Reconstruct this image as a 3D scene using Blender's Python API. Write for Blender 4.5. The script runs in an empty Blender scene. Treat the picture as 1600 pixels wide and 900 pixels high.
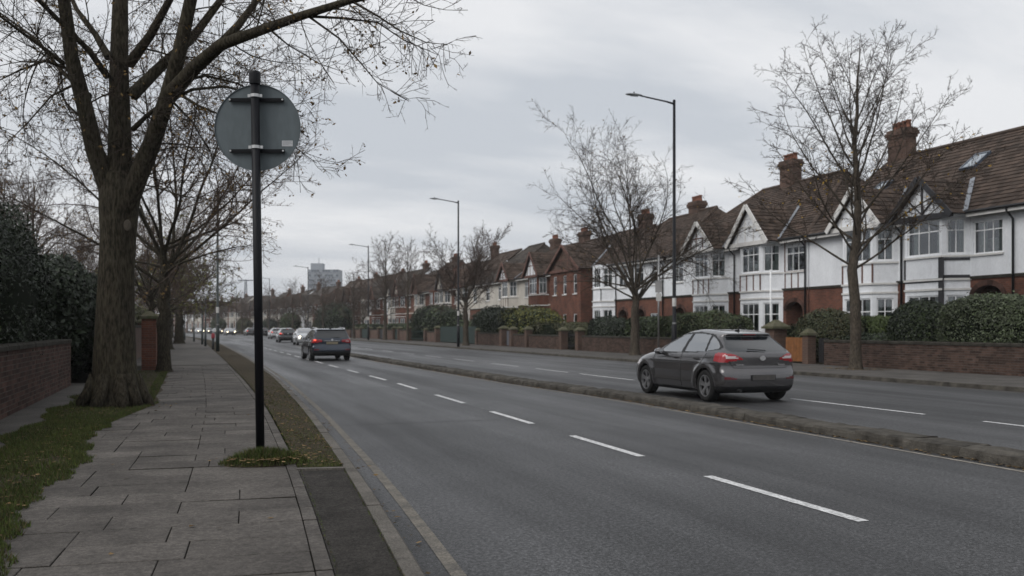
import bpy, math, random
import numpy as np
from mathutils import Vector, Matrix
# ------------------------------------------------------------------ camera, sky, sun, exposure
S = bpy.context.scene
COL = S.collection
FPX, EYE, HZ = 1500.0, 1.5, 512.0          # focal length in photo pixels, eye height, horizon row
TH = math.atan(505 / FPX); CT, ST = math.cos(TH), math.sin(TH)
cam = bpy.data.cameras.new('camera'); co = bpy.data.objects.new('camera', cam); COL.objects.link(co)
co.location = (0, 0, EYE); co.rotation_euler = (math.radians(90), 0, -TH)
cam.sensor_width = 36; cam.lens = 36 * FPX / 1600; cam.shift_y = (HZ - 450) / 1600
cam.clip_start = .1; cam.clip_end = 6000
cam.dof.use_dof = True; cam.dof.focus_distance = 9.5; cam.dof.aperture_fstop = 2.4
S.camera = co
W = bpy.data.worlds.new('World'); S.world = W; W.use_nodes = True
nt = W.node_tree; N = nt.nodes; K = nt.links; N.clear()
SUN_EL, SUN_AZ = math.radians(42), math.radians(250)   # azimuth clockwise from +Y
def wn(t, **k):
    n = N.new(t)
    for a, b in k.items(): setattr(n, a, b)
    return n
sky = wn('ShaderNodeTexSky', sky_type='NISHITA', sun_disc=False, sun_elevation=SUN_EL, sun_rotation=SUN_AZ, dust_density=4)
tc = wn('ShaderNodeTexCoord'); sp = wn('ShaderNodeSeparateXYZ'); K.new(tc.outputs['Generated'], sp.inputs[0])
ad = wn('ShaderNodeMath', operation='ADD'); K.new(sp.outputs[2], ad.inputs[0]); ad.inputs[1].default_value = .22
mx_ = wn('ShaderNodeMath', operation='MAXIMUM'); K.new(ad.outputs[0], mx_.inputs[0]); mx_.inputs[1].default_value = .06
cb = wn('ShaderNodeCombineXYZ')
for i in (0, 1):
    dv = wn('ShaderNodeMath', operation='DIVIDE'); K.new(sp.outputs[i], dv.inputs[0]); K.new(mx_.outputs[0], dv.inputs[1]); K.new(dv.outputs[0], cb.inputs[i])
mp = wn('ShaderNodeMapping'); K.new(cb.outputs[0], mp.inputs[0]); mp.inputs['Rotation'].default_value = (0, 0, -TH - .2); mp.inputs['Scale'].default_value = (.45, 1.0, 1); mp.inputs['Location'].default_value = (2.3, .4, 0)
nz = wn('ShaderNodeTexNoise'); K.new(mp.outputs[0], nz.inputs['Vector']); nz.inputs['Scale'].default_value = 1.5; nz.inputs['Detail'].default_value = 6; nz.inputs['Roughness'].default_value = .55
cr = wn('ShaderNodeValToRGB'); K.new(nz.outputs[0], cr.inputs[0])
cr.color_ramp.elements[0].position = .39; cr.color_ramp.elements[0].color = (.575, .61, .66, 1)
cr.color_ramp.elements[1].position = .59; cr.color_ramp.elements[1].color = (.83, .84, .86, 1)
sc_ = wn('ShaderNodeMix', data_type='RGBA', blend_type='MULTIPLY'); sc_.inputs[0].default_value = 1
K.new(sky.outputs[0], sc_.inputs[6]); sc_.inputs[7].default_value = (.10, .10, .10, 1)
mix = wn('ShaderNodeMix', data_type='RGBA'); mix.inputs[0].default_value = .95
K.new(sc_.outputs[2], mix.inputs[6]); K.new(cr.outputs[0], mix.inputs[7])
bg = wn('ShaderNodeBackground'); bg.inputs[1].default_value = 1.0; K.new(mix.outputs[2], bg.inputs[0])
wo = wn('ShaderNodeOutputWorld'); K.new(bg.outputs[0], wo.inputs[0])
sl_ = bpy.data.lights.new('sun', 'SUN'); sl_.energy = 1.5; sl_.angle = math.radians(40); sl_.color = (1, .97, .93)
so = bpy.data.objects.new('sun', sl_); COL.objects.link(so); so.location = (-20, -20, 40)
sd = Vector((math.sin(SUN_AZ) * math.cos(SUN_EL), math.cos(SUN_AZ) * math.cos(SUN_EL), math.sin(SUN_EL)))
so.rotation_euler = sd.to_track_quat('Z', 'Y').to_euler()
S.view_settings.view_transform = 'Standard'; S.view_settings.look = 'None'; S.view_settings.exposure = 0.06; S.view_settings.gamma = 1
S.cycles.use_denoising = True; S.cycles.max_bounces = 6; S.cycles.transparent_max_bounces = 12
S.cycles.caustics_reflective = False; S.cycles.caustics_refractive = False
# ------------------------------------------------------------------ helpers
R0 = random.Random(7)
def bendc(s): return -max(0., s - 90.) ** 2 / 1880.
def bendyaw(s): return math.atan(2 * max(0., s - 90.) / 1880.)     # the far street turns left
def B(L, s): return (L + bendc(s), s)
def px(x, y, D):                                                      # a photo pixel at depth D -> point of the place
    r = (x - 800) / FPX * D
    return Vector((r * CT + D * ST, D * CT - r * ST, EYE - (y - HZ) * D / FPX))
def s_at(x, L):
    t = (x - 800) / FPX; return L * (CT - t * ST) / (t * CT + ST)
def gnd(x, y, z=0.):
    D = FPX * (EYE - z) / (y - HZ); r = (x - 800) / FPX * D
    return (r * CT + D * ST, D * CT - r * ST)
def interp(tab, s):
    if s <= tab[0][0]: return tab[0][1]
    for (a, u), (b, v) in zip(tab, tab[1:]):
        if s <= b:
            t = (s - a) / (b - a); return u + (v - u) * t
    return tab[-1][1]
def smooth(tab):                                                      # resample a table with rounded corners
    xs = np.arange(tab[0][0], tab[-1][0] + .01, .5); ys = np.array([interp(tab, x) for x in xs])
    k = np.ones(9) / 9; yp = np.convolve(np.pad(ys, 4, mode='reflect', reflect_type='odd'), k, 'valid')
    return list(zip(xs.tolist(), yp.tolist()))
def tag(o, label=None, cat=None, group=None, kind=None):
    if label: o['label'] = label
    if cat: o['category'] = cat
    if group: o['group'] = group
    if kind: o['kind'] = kind
    return o
def empty(name, loc, rz=0, label=None, cat=None, group=None):
    o = bpy.data.objects.new(name, None); COL.objects.link(o); o.location = loc; o.rotation_euler = (0, 0, rz); o.empty_display_size = .2
    return tag(o, label, cat, group)
def mk(name, me, parent=None, mats=()):
    for m in mats: me.materials.append(m)
    o = bpy.data.objects.new(name, me); COL.objects.link(o)
    if parent: o.parent = parent
    return o
def npmesh(name, v, f, smooth=False, mi=None):
    v = np.asarray(v, np.float32).reshape(-1, 3); f = np.asarray(f, np.int32); k = f.shape[1]
    me = bpy.data.meshes.new(name); me.vertices.add(len(v)); me.vertices.foreach_set('co', v.ravel())
    me.loops.add(f.size); me.loops.foreach_set('vertex_index', f.ravel())
    me.polygons.add(len(f)); me.polygons.foreach_set('loop_start', np.arange(0, f.size, k, dtype=np.int32)); me.polygons.foreach_set('loop_total', np.full(len(f), k, np.int32))
    if mi is not None: me.polygons.foreach_set('material_index', np.asarray(mi, np.int32))
    me.polygons.foreach_set('use_smooth', np.full(len(f), smooth)); me.update(); me.validate(); return me
class MB:
    def __init__(s): s.v = []; s.f = []; s.m = []
    def poly(s, pts, m=0):
        n = len(s.v); s.v += [tuple(p) for p in pts]; s.f.append(tuple(range(n, n + len(pts)))); s.m.append(m); return s
    def hexa(s, p, m=0):                                              # 8 corners: bottom ring then top ring
        n = len(s.v); s.v += [tuple(q) for q in p]
        for q in ((3, 2, 1, 0), (4, 5, 6, 7), (0, 1, 5, 4), (1, 2, 6, 5), (2, 3, 7, 6), (3, 0, 4, 7)): s.f.append(tuple(n + i for i in q)); s.m.append(m)
        return s
    def box(s, x0, x1, y0, y1, z0, z1, m=0): return s.hexa([(x0, y0, z0), (x1, y0, z0), (x1, y1, z0), (x0, y1, z0), (x0, y0, z1), (x1, y0, z1), (x1, y1, z1), (x0, y1, z1)], m)
    def cbox(s, x0, x1, y0, y1, z0, z1, c=.01, m=0, ms=None):                  # box with a chamfered top edge
        n = len(s.v)
        for (a, b, d, e, z) in ((x0, x1, y0, y1, z0), (x0, x1, y0, y1, z1 - c), (x0 + c, x1 - c, y0 + c, y1 - c, z1)): s.v += [(a, d, z), (b, d, z), (b, e, z), (a, e, z)]
        for k in (0, 4):
            for i in range(4): j = (i + 1) % 4; s.f.append((n + k + i, n + k + j, n + k + 4 + j, n + k + 4 + i)); s.m.append(ms if ms is not None and k == 0 else m)
        s.f.append((n + 8, n + 9, n + 10, n + 11)); s.m.append(m); return s
    def beam(s, a, b, w, d, up=(0, 0, 1), m=0):                       # a bar from a to b, w across, d along up
        a, b, up = Vector(a), Vector(b), Vector(up); t = (b - a).normalized(); x = t.cross(up)
        x = x.normalized() if x.length > 1e-6 else Vector((1, 0, 0)); u = x.cross(t); x = x * w / 2; u = u * d / 2
        return s.hexa([a - x - u, a + x - u, b + x - u, b - x - u, a - x + u, a + x + u, b + x + u, b - x + u], m)
    def tube(s, pts, rad, n=8, m=0, cap=True):
        pts = [Vector(p) for p in pts]; rad = rad if isinstance(rad, (list, tuple)) else [rad] * len(pts); b = len(s.v); ref = None
        for i, p in enumerate(pts):
            t = (pts[min(i + 1, len(pts) - 1)] - pts[max(i - 1, 0)]).normalized()
            if ref is None: ref = Vector((1, 0, 0)) if abs(t.x) < .8 else Vector((0, 1, 0))
            x = (ref - t * ref.dot(t)).normalized(); ref = x; y = t.cross(x)
            for k in range(n): a = 2 * math.pi * k / n; s.v.append(tuple(p + (x * math.cos(a) + y * math.sin(a)) * rad[i]))
        for i in range(len(pts) - 1):
            for k in range(n): j = (k + 1) % n; s.f.append((b + i * n + k, b + i * n + j, b + (i + 1) * n + j, b + (i + 1) * n + k)); s.m.append(m)
        if cap:
            s.f.append(tuple(b + k for k in range(n))[::-1]); s.m.append(m); e = b + (len(pts) - 1) * n; s.f.append(tuple(e + k for k in range(n))); s.m.append(m)
        return s
    def lathe(s, prof, n=16, o=(0, 0, 0), m=0):                       # (r, z) profile round the vertical
        b = len(s.v)
        for r, z in prof:
            for k in range(n): a = 2 * math.pi * k / n; s.v.append((o[0] + r * math.cos(a), o[1] + r * math.sin(a), o[2] + z))
        for i in range(len(prof) - 1):
            for k in range(n): j = (k + 1) % n; s.f.append((b + i * n + k, b + i * n + j, b + (i + 1) * n + j, b + (i + 1) * n + k)); s.m.append(m)
        return s
    def build(s, name, mats, parent=None, smooth=False, loc=None):
        me = bpy.data.meshes.new(name); me.from_pydata(s.v, [], s.f)
        if not isinstance(mats, (list, tuple)): mats = [mats]
        for q in mats: me.materials.append(q)
        me.polygons.foreach_set('material_index', s.m)
        if smooth: me.polygons.foreach_set('use_smooth', [True] * len(s.f))
        me.update(); o = bpy.data.objects.new(name, me); COL.objects.link(o)
        if parent: o.parent = parent
        if loc: o.location = loc
        return o
class Each:                                                           # every bar an object of its own
    def __init__(s, name, m, parent): s.a = (name, m, parent)
    def box(s, *k): MB().box(*k).build(*s.a)
    def beam(s, *k, **w): MB().beam(*k, **w).build(*s.a)
def copy_tree(o, parent=None):
    c = o.copy(); COL.objects.link(c)
    if parent: c.parent = parent
    for ch in list(o.children): copy_tree(ch, c)
    return c
# ------------------------------------------------------------------ materials
M = {}
def mat(name, col, rough=.8, var=.18, scale=2., bump=0., bscale=60., metal=0., spec=.4, col2=None, isl=0., rnd=0., coat=0., emit=None, fine=0., fscale=180., fine2=0., f2scale=20., stretch=None):
    m = bpy.data.materials.new(name); m.use_nodes = True; t = m.node_tree; n = t.nodes; l = t.links; b = n['Principled BSDF']
    b.inputs['Roughness'].default_value = rough; b.inputs['Metallic'].default_value = metal; b.inputs['Specular IOR Level'].default_value = spec; b.inputs['Coat Weight'].default_value = coat; b.inputs['Coat Roughness'].default_value = .06
    g = n.new('ShaderNodeNewGeometry'); cur = None; pos = g.outputs['Position']
    if stretch: sm = n.new('ShaderNodeMapping'); sm.inputs['Scale'].default_value = stretch; l.new(pos, sm.inputs[0]); pos = sm.outputs[0]
    c2 = col2 if col2 else tuple(min(1, c * (1 + var)) for c in col); c1 = col if col2 else tuple(c * (1 - var) for c in col)
    def noise(sc, det=4):
        z = n.new('ShaderNodeTexNoise'); z.inputs['Scale'].default_value = sc; z.inputs['Detail'].default_value = det; z.inputs['Roughness'].default_value = .6; l.new(pos, z.inputs['Vector']); return z
    z = noise(scale); mr = n.new('ShaderNodeMapRange'); mr.inputs[1].default_value = .3; mr.inputs[2].default_value = .7; l.new(z.outputs[0], mr.inputs[0])
    mx = n.new('ShaderNodeMix'); mx.data_type = 'RGBA'; mx.inputs[6].default_value = (*c1, 1); mx.inputs[7].default_value = (*c2, 1); l.new(mr.outputs[0], mx.inputs[0]); cur = mx.outputs[2]
    def vary(sock, amt, lo=0., hi=1.):
        nonlocal cur
        q = n.new('ShaderNodeMapRange'); q.inputs[1].default_value = lo; q.inputs[2].default_value = hi; q.inputs[3].default_value = 1 - amt; q.inputs[4].default_value = 1 + amt; l.new(sock, q.inputs[0])
        v = n.new('ShaderNodeVectorMath'); v.operation = 'SCALE'; l.new(cur, v.inputs[0]); l.new(q.outputs[0], v.inputs['Scale']); cur = v.outputs[0]
    if isl: vary(g.outputs['Random Per Island'], isl)
    if rnd: oi = n.new('ShaderNodeObjectInfo'); vary(oi.outputs['Random'], rnd)
    if fine: vary(noise(fscale, 2).outputs[0], fine, .36, .64)
    if fine2: vary(noise(f2scale, 2).outputs[0], fine2, .36, .64)
    l.new(cur, b.inputs['Base Color'])
    if bump:
        zb = noise(bscale, 3); bp = n.new('ShaderNodeBump'); bp.inputs['Strength'].default_value = bump; bp.inputs['Distance'].default_value = .02; l.new(zb.outputs[0], bp.inputs['Height']); l.new(bp.outputs[0], b.inputs['Normal'])
    if emit: b.inputs['Emission Color'].default_value = (*emit[0], 1); b.inputs['Emission Strength'].default_value = emit[1]
    M[name] = m; return m
def brickmat(name, c1, c2, mortar, sx=1.):
    m = mat(name, c1, .9, .2, 1.2); t = m.node_tree; n = t.nodes; l = t.links; b = n['Principled BSDF']
    g = n['Geometry']; s = n.new('ShaderNodeSeparateXYZ'); l.new(g.outputs['Position'], s.inputs[0])
    a = n.new('ShaderNodeMath'); l.new(s.outputs[0], a.inputs[0]); l.new(s.outputs[1], a.inputs[1]); cx = n.new('ShaderNodeCombineXYZ'); l.new(a.outputs[0], cx.inputs[0]); l.new(s.outputs[2], cx.inputs[1])
    bt = n.new('ShaderNodeTexBrick'); l.new(cx.outputs[0], bt.inputs[0]); bt.inputs['Color1'].default_value = (*c1, 1); bt.inputs['Color2'].default_value = (*c2, 1); bt.inputs['Mortar'].default_value = (*mortar, 1)
    bt.inputs['Scale'].default_value = 1; bt.inputs['Mortar Size'].default_value = .006; bt.inputs['Brick Width'].default_value = .225; bt.inputs['Row Height'].default_value = .075
    z = n.new('ShaderNodeTexNoise'); z.inputs['Scale'].default_value = 1.3; z.inputs['Detail'].default_value = 5; l.new(g.outputs['Position'], z.inputs['Vector'])
    q = n.new('ShaderNodeMapRange'); q.inputs[1].default_value = .3; q.inputs[2].default_value = .7; q.inputs[3].default_value = .65; q.inputs[4].default_value = 1.25; l.new(z.outputs[0], q.inputs[0])
    v = n.new('ShaderNodeVectorMath'); v.operation = 'SCALE'; l.new(bt.outputs[0], v.inputs[0]); l.new(q.outputs[0], v.inputs['Scale']); l.new(v.outputs[0], b.inputs['Base Color'])
    bp = n.new('ShaderNodeBump'); bp.inputs['Strength'].default_value = .5; bp.inputs['Distance'].default_value = .01; bp.invert = True; l.new(bt.outputs['Fac'], bp.inputs['Height']); l.new(bp.outputs[0], b.inputs['Normal'])
    return m
def glassmat(name, tint, base, facing=.12):
    m = bpy.data.materials.new(name); m.use_nodes = True; t = m.node_tree; n = t.nodes; l = t.links; n.clear()
    o = n.new('ShaderNodeOutputMaterial'); tr = n.new('ShaderNodeBsdfTransparent'); tr.inputs[0].default_value = (*tint, 1); gl = n.new('ShaderNodeBsdfGlossy'); gl.inputs['Roughness'].default_value = .03; gl.inputs[0].default_value = (*base, 1)
    fr = n.new('ShaderNodeFresnel'); fr.inputs[0].default_value = 1.52; a = n.new('ShaderNodeMath'); a.inputs[1].default_value = facing; l.new(fr.outputs[0], a.inputs[0]); a.use_clamp = True
    x = n.new('ShaderNodeMixShader'); l.new(a.outputs[0], x.inputs[0]); l.new(tr.outputs[0], x.inputs[1]); l.new(gl.outputs[0], x.inputs[2]); l.new(x.outputs[0], o.inputs[0]); M[name] = m; return m
mat('asphalt', (.042, .042, .0435), .78, .14, .35, .8, 110, fine=.85, fscale=55, fine2=.70, f2scale=26, spec=.5)
mat('asphalt_old', (.036, .033, .030), .95, .3, 3, .6, 90, fine=.40, fscale=70, fine2=.22, f2scale=26, spec=.15)
mat('tar', (.012, .012, .013), .7, .2, 20)
mat('slab', (.084, .076, .069), .88, .34, 1.6, .4, 90, rnd=.18, fine=.26, fscale=75, fine2=.20, f2scale=22, spec=.25)
mat('joint', (.016, .015, .011), 1, .4, 12, .4, 80, spec=.1)
mat('pave_far', (.082, .076, .070), .9, .30, 1.0, .2, 60, fine=.25, fscale=30, spec=.2)
mat('kerb', (.110, .101, .090), .9, .25, 3.5, .35, 120, rnd=.08, fine=.3, fscale=80, spec=.2)
mat('median_kerb', (.072, .066, .057), .95, .55, 4, .8, 45, rnd=.12, fine=.25, fscale=90, spec=.15)
mat('paint_white', (.52, .52, .52), .75, .18, 5, fine=.30, fscale=26, fine2=.12, f2scale=90)
mat('paint_edge', (.15, .138, .12), .85, .0, 6, fine=.25, fscale=50, col2=(.26, .235, .20))
mat('paint_faded', (.075, .070, .064), .85, .0, 6, fine=.35, fscale=60, col2=(.165, .148, .122))
mat('soil', (.042, .034, .024), 1, .35, 6, .6, 60, col2=(.056, .046, .031), spec=.1, fine=.4, fscale=45)
mat('grass', (.036, .056, .014), .8, .3, 3.0, isl=.5, col2=(.075, .098, .022), spec=.2)
mat('grass_dry', (.075, .062, .030), .85, .3, 6, isl=.4, spec=.2)
mat('leaf_fallen', (.10, .062, .030), .85, .3, 9, isl=.6, col2=(.16, .11, .05), spec=.2)
mat('ground', (.06, .058, .04), 1, .3, .2)
mat('bark', (.029, .024, .018), .95, .4, 4, 1.0, 26, spec=.12, fine=.55, fscale=30, stretch=(1, 1, .22), col2=(.042, .037, .025))
mat('bark_grey', (.066, .055, .043), .95, .3, 6, .8, 40, spec=.15, fine=.35, fscale=30, stretch=(1, 1, .3))
mat('twig', (.052, .040, .032), .9, .25, 2, spec=.15)
mat('twig_far', (.085, .063, .052), .9, .25, 2, spec=.15)
mat('twig_red', (.10, .045, .038), .9, .25, 2, spec=.15)
mat('leaf_brown', (.11, .070, .032), .8, .3, 3, isl=.5, col2=(.19, .125, .045), spec=.2)
mat('leaf_yellow', (.30, .19, .035), .8, .3, 3, isl=.4, spec=.2)
mat('hedge_dark', (.017, .026, .012), .5, .4, 1.2, isl=.55, spec=.4)
mat('hedge_grey', (.060, .074, .040), .5, .35, 1.0, isl=.55, spec=.4)
mat('hedge_mid', (.042, .060, .022), .5, .4, 1.2, isl=.55, spec=.4)
mat('hedge_bright', (.062, .088, .022), .55, .3, 2, isl=.4, spec=.4)
mat('hedge_brown', (.066, .058, .030), .6, .3, 2, isl=.45, col2=(.05, .06, .025), spec=.3)
mat('hedge_yellow', (.115, .115, .030), .6, .3, 2, isl=.45, spec=.3)
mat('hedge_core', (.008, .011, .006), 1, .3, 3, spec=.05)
mat('brick_red', (.062, .035, .028), .92, .3, 3, isl=.5, fine=.12, spec=.2)
mat('brick_brown', (.068, .043, .034), .92, .3, 3, isl=.4, fine=.12, spec=.2)
mat('mortar', (.105, .093, .083), 1, .3, 4, .3, 70, spec=.1)
brickmat('brickwall', (.165, .062, .038), (.105, .042, .029), (.13, .095, .075))
brickmat('brickwall_brown', (.112, .064, .046), (.080, .047, .036), (.11, .095, .08))
mat('coping', (.040, .037, .031), .95, .4, 4, .4, 50, isl=.2, spec=.15)
mat('stone_cap', (.125, .115, .085), .95, .4, 5, .5, 50, col2=(.07, .075, .04), spec=.15)
mat('render_white', (.78, .80, .83), .85, .05, 1.0, .35, 30, fine=.04, fscale=14, fine2=.04, f2scale=2.2, spec=.25, stretch=(1, 1, .6))
mat('render_cream', (.52, .49, .44), .85, .12, 1.3, .2, 40, spec=.25)
mat('upvc', (.84, .85, .86), .4, .05, 3)
mat('board_white', (.66, .65, .63), .6, .10, 5)
mat('timber_black', (.030, .030, .034), .6, .2, 4)
mat('timber_brown', (.13, .065, .050), .7, .25, 5)
mat('tile', (.050, .038, .031), .9, .3, 1.1, isl=.42, col2=(.078, .055, .043), spec=.2)
mat('tile_grey', (.044, .038, .033), .9, .3, 1.1, isl=.42, col2=(.064, .052, .044), spec=.2)
mat('lead', (.22, .235, .26), .6, .15, 6)
mat('chimney_pot', (.20, .085, .055), .9, .25, 6)
mat('curtain', (.42, .45, .43), .95, .25, 9)
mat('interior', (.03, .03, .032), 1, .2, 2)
mat('pipe_black', (.012, .013, .015), .45, .1, 5)
mat('door_white', (.6, .61, .62), .5, .06, 4)
mat('pole_black', (.005, .0055, .008), .5, .15, 6, spec=.22)
mat('pole_green', (.016, .024, .023), .5, .15, 6)
mat('sign_grey', (.085, .105, .115), .5, .10, 5, fine=.07, fscale=16, stretch=(1, 1, .35))
mat('steel', (.42, .42, .42), .35, .12, 8, metal=.9)
mat('sticker', (.46, .47, .49), .5, .06, 30)
mat('plate_white', (.55, .54, .52), .5, .1, 5)
mat('sign_face', (.34, .33, .33), .6, .12, 5)
mat('lamp_head', (.16, .17, .175), .5, .1, 5)
mat('gate_orange', (.21, .085, .026), .6, .25, 5, fine=.15, fscale=25)
mat('gate_green', (.012, .028, .024), .6, .2, 4)
mat('gate_grey', (.10, .11, .13), .6, .1, 4)
mat('gate_black', (.014, .014, .015), .5, .1, 4)
mat('red_cap', (.34, .045, .06), .5, .1, 5)
mat('tower_panel', (.26, .285, .32), .7, .1, .08)
mat('tower_band', (.20, .225, .26), .7, .12, .1)
mat('tower_dark', (.06, .075, .10), .3, .3, .3)
mat('cut_wood', (.060, .050, .038), .9, .2, 12)
glassmat('pane', (.66, .72, .72), (.92, .95, 1.0), .08)
# ------------------------------------------------------------------ ground, roads, pavements
PE = smooth([(-12, -.6), (0, .36), (3, .60), (5.5, .80), (9.5, 1.03), (17, 1.29), (26, 1.40), (40, 1.45), (60, 1.45), (420, 1.45)])     # pavement edge
KI = smooth([(-12, -.35), (0, .70), (3, .95), (5.3, 1.16), (9.6, 1.48), (16.7, 1.86), (27.6, 2.26), (45, 2.5), (60, 2.52), (420, 2.52)])  # back of the left kerb
pe = lambda s: interp(PE, s); ki = lambda s: interp(KI, s)
DASH = [(0, 4.9), (9, 4.97), (16, 5.12), (26, 5.34), (420, 5.38)]
MED = [(-12, 8.30), (12, 8.45), (18, 8.55), (24, 8.2), (40, 7.95), (60, 7.9)]
MEDS = smooth(MED); med = lambda s: interp(MEDS, s)
RK, LW, LH, ZP = 18.35, 22.8, 27.5, .1
def srange(a, b, step):
    n = max(1, int(math.ceil((b - a) / step))); return [a + (b - a) * i / n for i in range(n + 1)]
def strip(name, fa, fb, ss, z, m, parent=None, zb=None):
    v = []; f = []
    for s in ss: v += [(*B(fa(s), s), z), (*B(fb(s), s), z if zb is None else zb)]
    f = [(2 * i, 2 * i + 1, 2 * i + 3, 2 * i + 2) for i in range(len(ss) - 1)]
    return mk(name, npmesh(name, v, f), parent, [m])
far = srange(-12, 60, 1.0) + srange(66, 420, 6)
tag(MB().poly([(-1500, -400, -.06), (1500, -400, -.06), (1500, 2500, -.06), (-1500, 2500, -.06)]).build('ground', M['ground']), kind='structure')
# road with tyre-polished lanes and darker, patched bands
ra = M['asphalt']; t = ra.node_tree; n = t.nodes; l = t.links
g = n['Geometry']; mpg = n.new('ShaderNodeMapping'); mpg.inputs['Scale'].default_value = (.75, .045, 1); l.new(g.outputs['Position'], mpg.inputs[0])
zz = n.new('ShaderNodeTexNoise'); zz.inputs['Scale'].default_value = 1; zz.inputs['Detail'].default_value = 5; zz.inputs['Roughness'].default_value = .55; l.new(mpg.outputs[0], zz.inputs['Vector'])
b = n['Principled BSDF']; src = b.inputs['Base Color'].links[0].from_socket
q = n.new('ShaderNodeMapRange'); q.inputs[1].default_value = .38; q.inputs[2].default_value = .63; q.inputs[3].default_value = .62; q.inputs[4].default_value = 1.38; l.new(zz.outputs[0], q.inputs[0])
v_ = n.new('ShaderNodeVectorMath'); v_.operation = 'SCALE'; l.new(src, v_.inputs[0]); l.new(q.outputs[0], v_.inputs['Scale']); zb_ = n.new('ShaderNodeTexNoise'); zb_.inputs['Scale'].default_value = .55; zb_.inputs['Detail'].default_value = 6; zb_.inputs['Roughness'].default_value = .62; l.new(g.outputs['Position'], zb_.inputs['Vector'])
q3 = n.new('ShaderNodeMapRange'); q3.inputs[1].default_value = .36; q3.inputs[2].default_value = .66; q3.inputs[3].default_value = .78; q3.inputs[4].default_value = 1.22; l.new(zb_.outputs[0], q3.inputs[0])
v3 = n.new('ShaderNodeVectorMath'); v3.operation = 'SCALE'; l.new(v_.outputs[0], v3.inputs[0]); l.new(q3.outputs[0], v3.inputs['Scale']); l.new(v3.outputs[0], b.inputs['Base Color'])
q2 = n.new('ShaderNodeMapRange'); q2.inputs[1].default_value = .3; q2.inputs[2].default_value = .7; q2.inputs[3].default_value = .60; q2.inputs[4].default_value = .36; l.new(zz.outputs[0], q2.inputs[0]); l.new(q2.outputs[0], b.inputs['Roughness'])
road = tag(strip('road', lambda s: ki(s) + .10, lambda s: RK + .1, far, 0, M['asphalt']), kind='structure')
lp = empty('left_pavement', (0, 0, 0)); tag(lp, kind='structure')
strip('base', lambda s: -3.4, lambda s: pe(s), srange(-12, 38, 1), ZP - .030, M['joint'], lp)
strip('far_surface', lambda s: -2.2, lambda s: pe(s), srange(38, 60, 1) + srange(66, 420, 6), ZP, M['pave_far'], lp)
strip('wall_side_surface', lambda s: -3.2, lambda s: -2.0 if s < 17 else -1.85, srange(-12, 26.5, 1), ZP + .001, M['pave_far'], lp)
strip('bitumen_strip', lambda s: pe(s) + .002, lambda s: ki(s) - .004, srange(-12, 9.55, .5), ZP - .004, M['asphalt_old'], lp)
rp = strip('right_pavement', lambda s: RK + .13, lambda s: LW + .2, far, ZP, M['pave_far']); tag(rp, kind='structure')
ve = strip('verge', lambda s: pe(s) + .02, lambda s: ki(s) - .003, srange(9.68, 60, .6) + srange(66, 420, 6), ZP + .004, M['soil']); tag(ve, kind='structure')
gl = strip('left_verge', lambda s: -2.12 + .10 * math.sin(s * 1.7) + .06 * math.sin(s * 4.1), lambda s: (-1.17 + .09 * math.sin(s * 1.3) + .05 * math.sin(s * 5.3)) if s < 15 else (-1.17 + (s - 15) * .15 if s < 19 else -.60 + .05 * math.sin(s * 2)), srange(-6, 34, .35), ZP + .006, M['soil']); tag(gl, kind='structure')
fg = strip('front_gardens', lambda s: LW + .2, lambda s: LH + .5, far, ZP + .02, M['soil']); tag(fg, kind='structure')
# paving slabs, one by one
R1 = random.Random(11)
def edge_frame(s):
    ph = math.atan((pe(s + .4) - pe(s - .4)) / .8); return pe(s), ph
s = 2.6; row = 0
while s < 37.6:
    d = .5
    L0, ph = edge_frame(s + d / 2); gap = .007
    w = .0; left = 1.0 + L0 + .28 + R1.uniform(-.05, .10)
    if s > 14.5: left = L0 + min(1.22, max(.62, 1.17 - (s - 15) * .15)) + .02
    pieces = [(.0, .105)] if True else []
    w = .105; k = 0
    cut = R1.choice([.45, .6, .75, .9]) if row % 2 else .9
    while w < left - .05:
        ww = cut if k == 0 else R1.choice([.6, .75, .9, .9]); ww = min(ww, left - w)
        if left - w - ww < .18: ww = left - w
        pieces.append((w, w + ww)); w += ww + .0; k += 1
    for (a, b_) in pieces:
        wd = b_ - a - gap; dd = d - .013
        o = MB().cbox(-wd / 2, wd / 2, -dd / 2, dd / 2, -.05, 0, .004, 0, 1).build('paving_slab' if b_ > .11 else 'edging_stone', [M['slab'], M['joint']], lp)
        mid = (a + b_) / 2
        sy = s + d / 2
        o.location = (L0 - mid * math.cos(ph), sy + mid * math.sin(ph), ZP + R1.uniform(-.003, .004))
        o.rotation_euler = (R1.uniform(-.004, .004), R1.uniform(-.004, .004), -ph + R1.uniform(-.004, .004))
    s += d / math.cos(ph) if False else d; row += 1
# kerbs: stones one by one where they can be told apart, then long runs
lk = empty('left_kerb', (0, 0, 0)); tag(lk, kind='structure')
s = -6.
while s < 34:
    e = s + .9; a0, a1 = ki(s + .004), ki(e - .004); dz = R1.uniform(-.004, .004); c = .018
    m = MB(); y0, y1 = s + .004, e - .004
    prof = [(0, -.1), (0, ZP + .006), (.105, ZP + .006), (.125, ZP - .014), (.135, -.1)]
    n0 = [(a0 + x, y0, z + dz) for x, z in prof]; n1 = [(a1 + x, y1, z + dz) for x, z in prof]
    for i in range(4): m.poly([n0[i], n1[i], n1[i + 1], n0[i + 1]])
    m.poly(n0[::-1]); m.poly(n1); m.build('kerb_stone', M['kerb'], lk); s = e
def kerb_run(name, f0, ss, prof, m, parent):
    v = []; k = len(prof)
    for s in ss:
        x0 = f0(s)
        for x, z in prof: v.append((*B(x0 + x, s), z))
    f = [(i * k + j, (i + 1) * k + j, (i + 1) * k + j + 1, i * k + j + 1) for i in range(len(ss) - 1) for j in range(k - 1)]
    return mk(name, npmesh(name, v, f), parent, [m])
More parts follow.
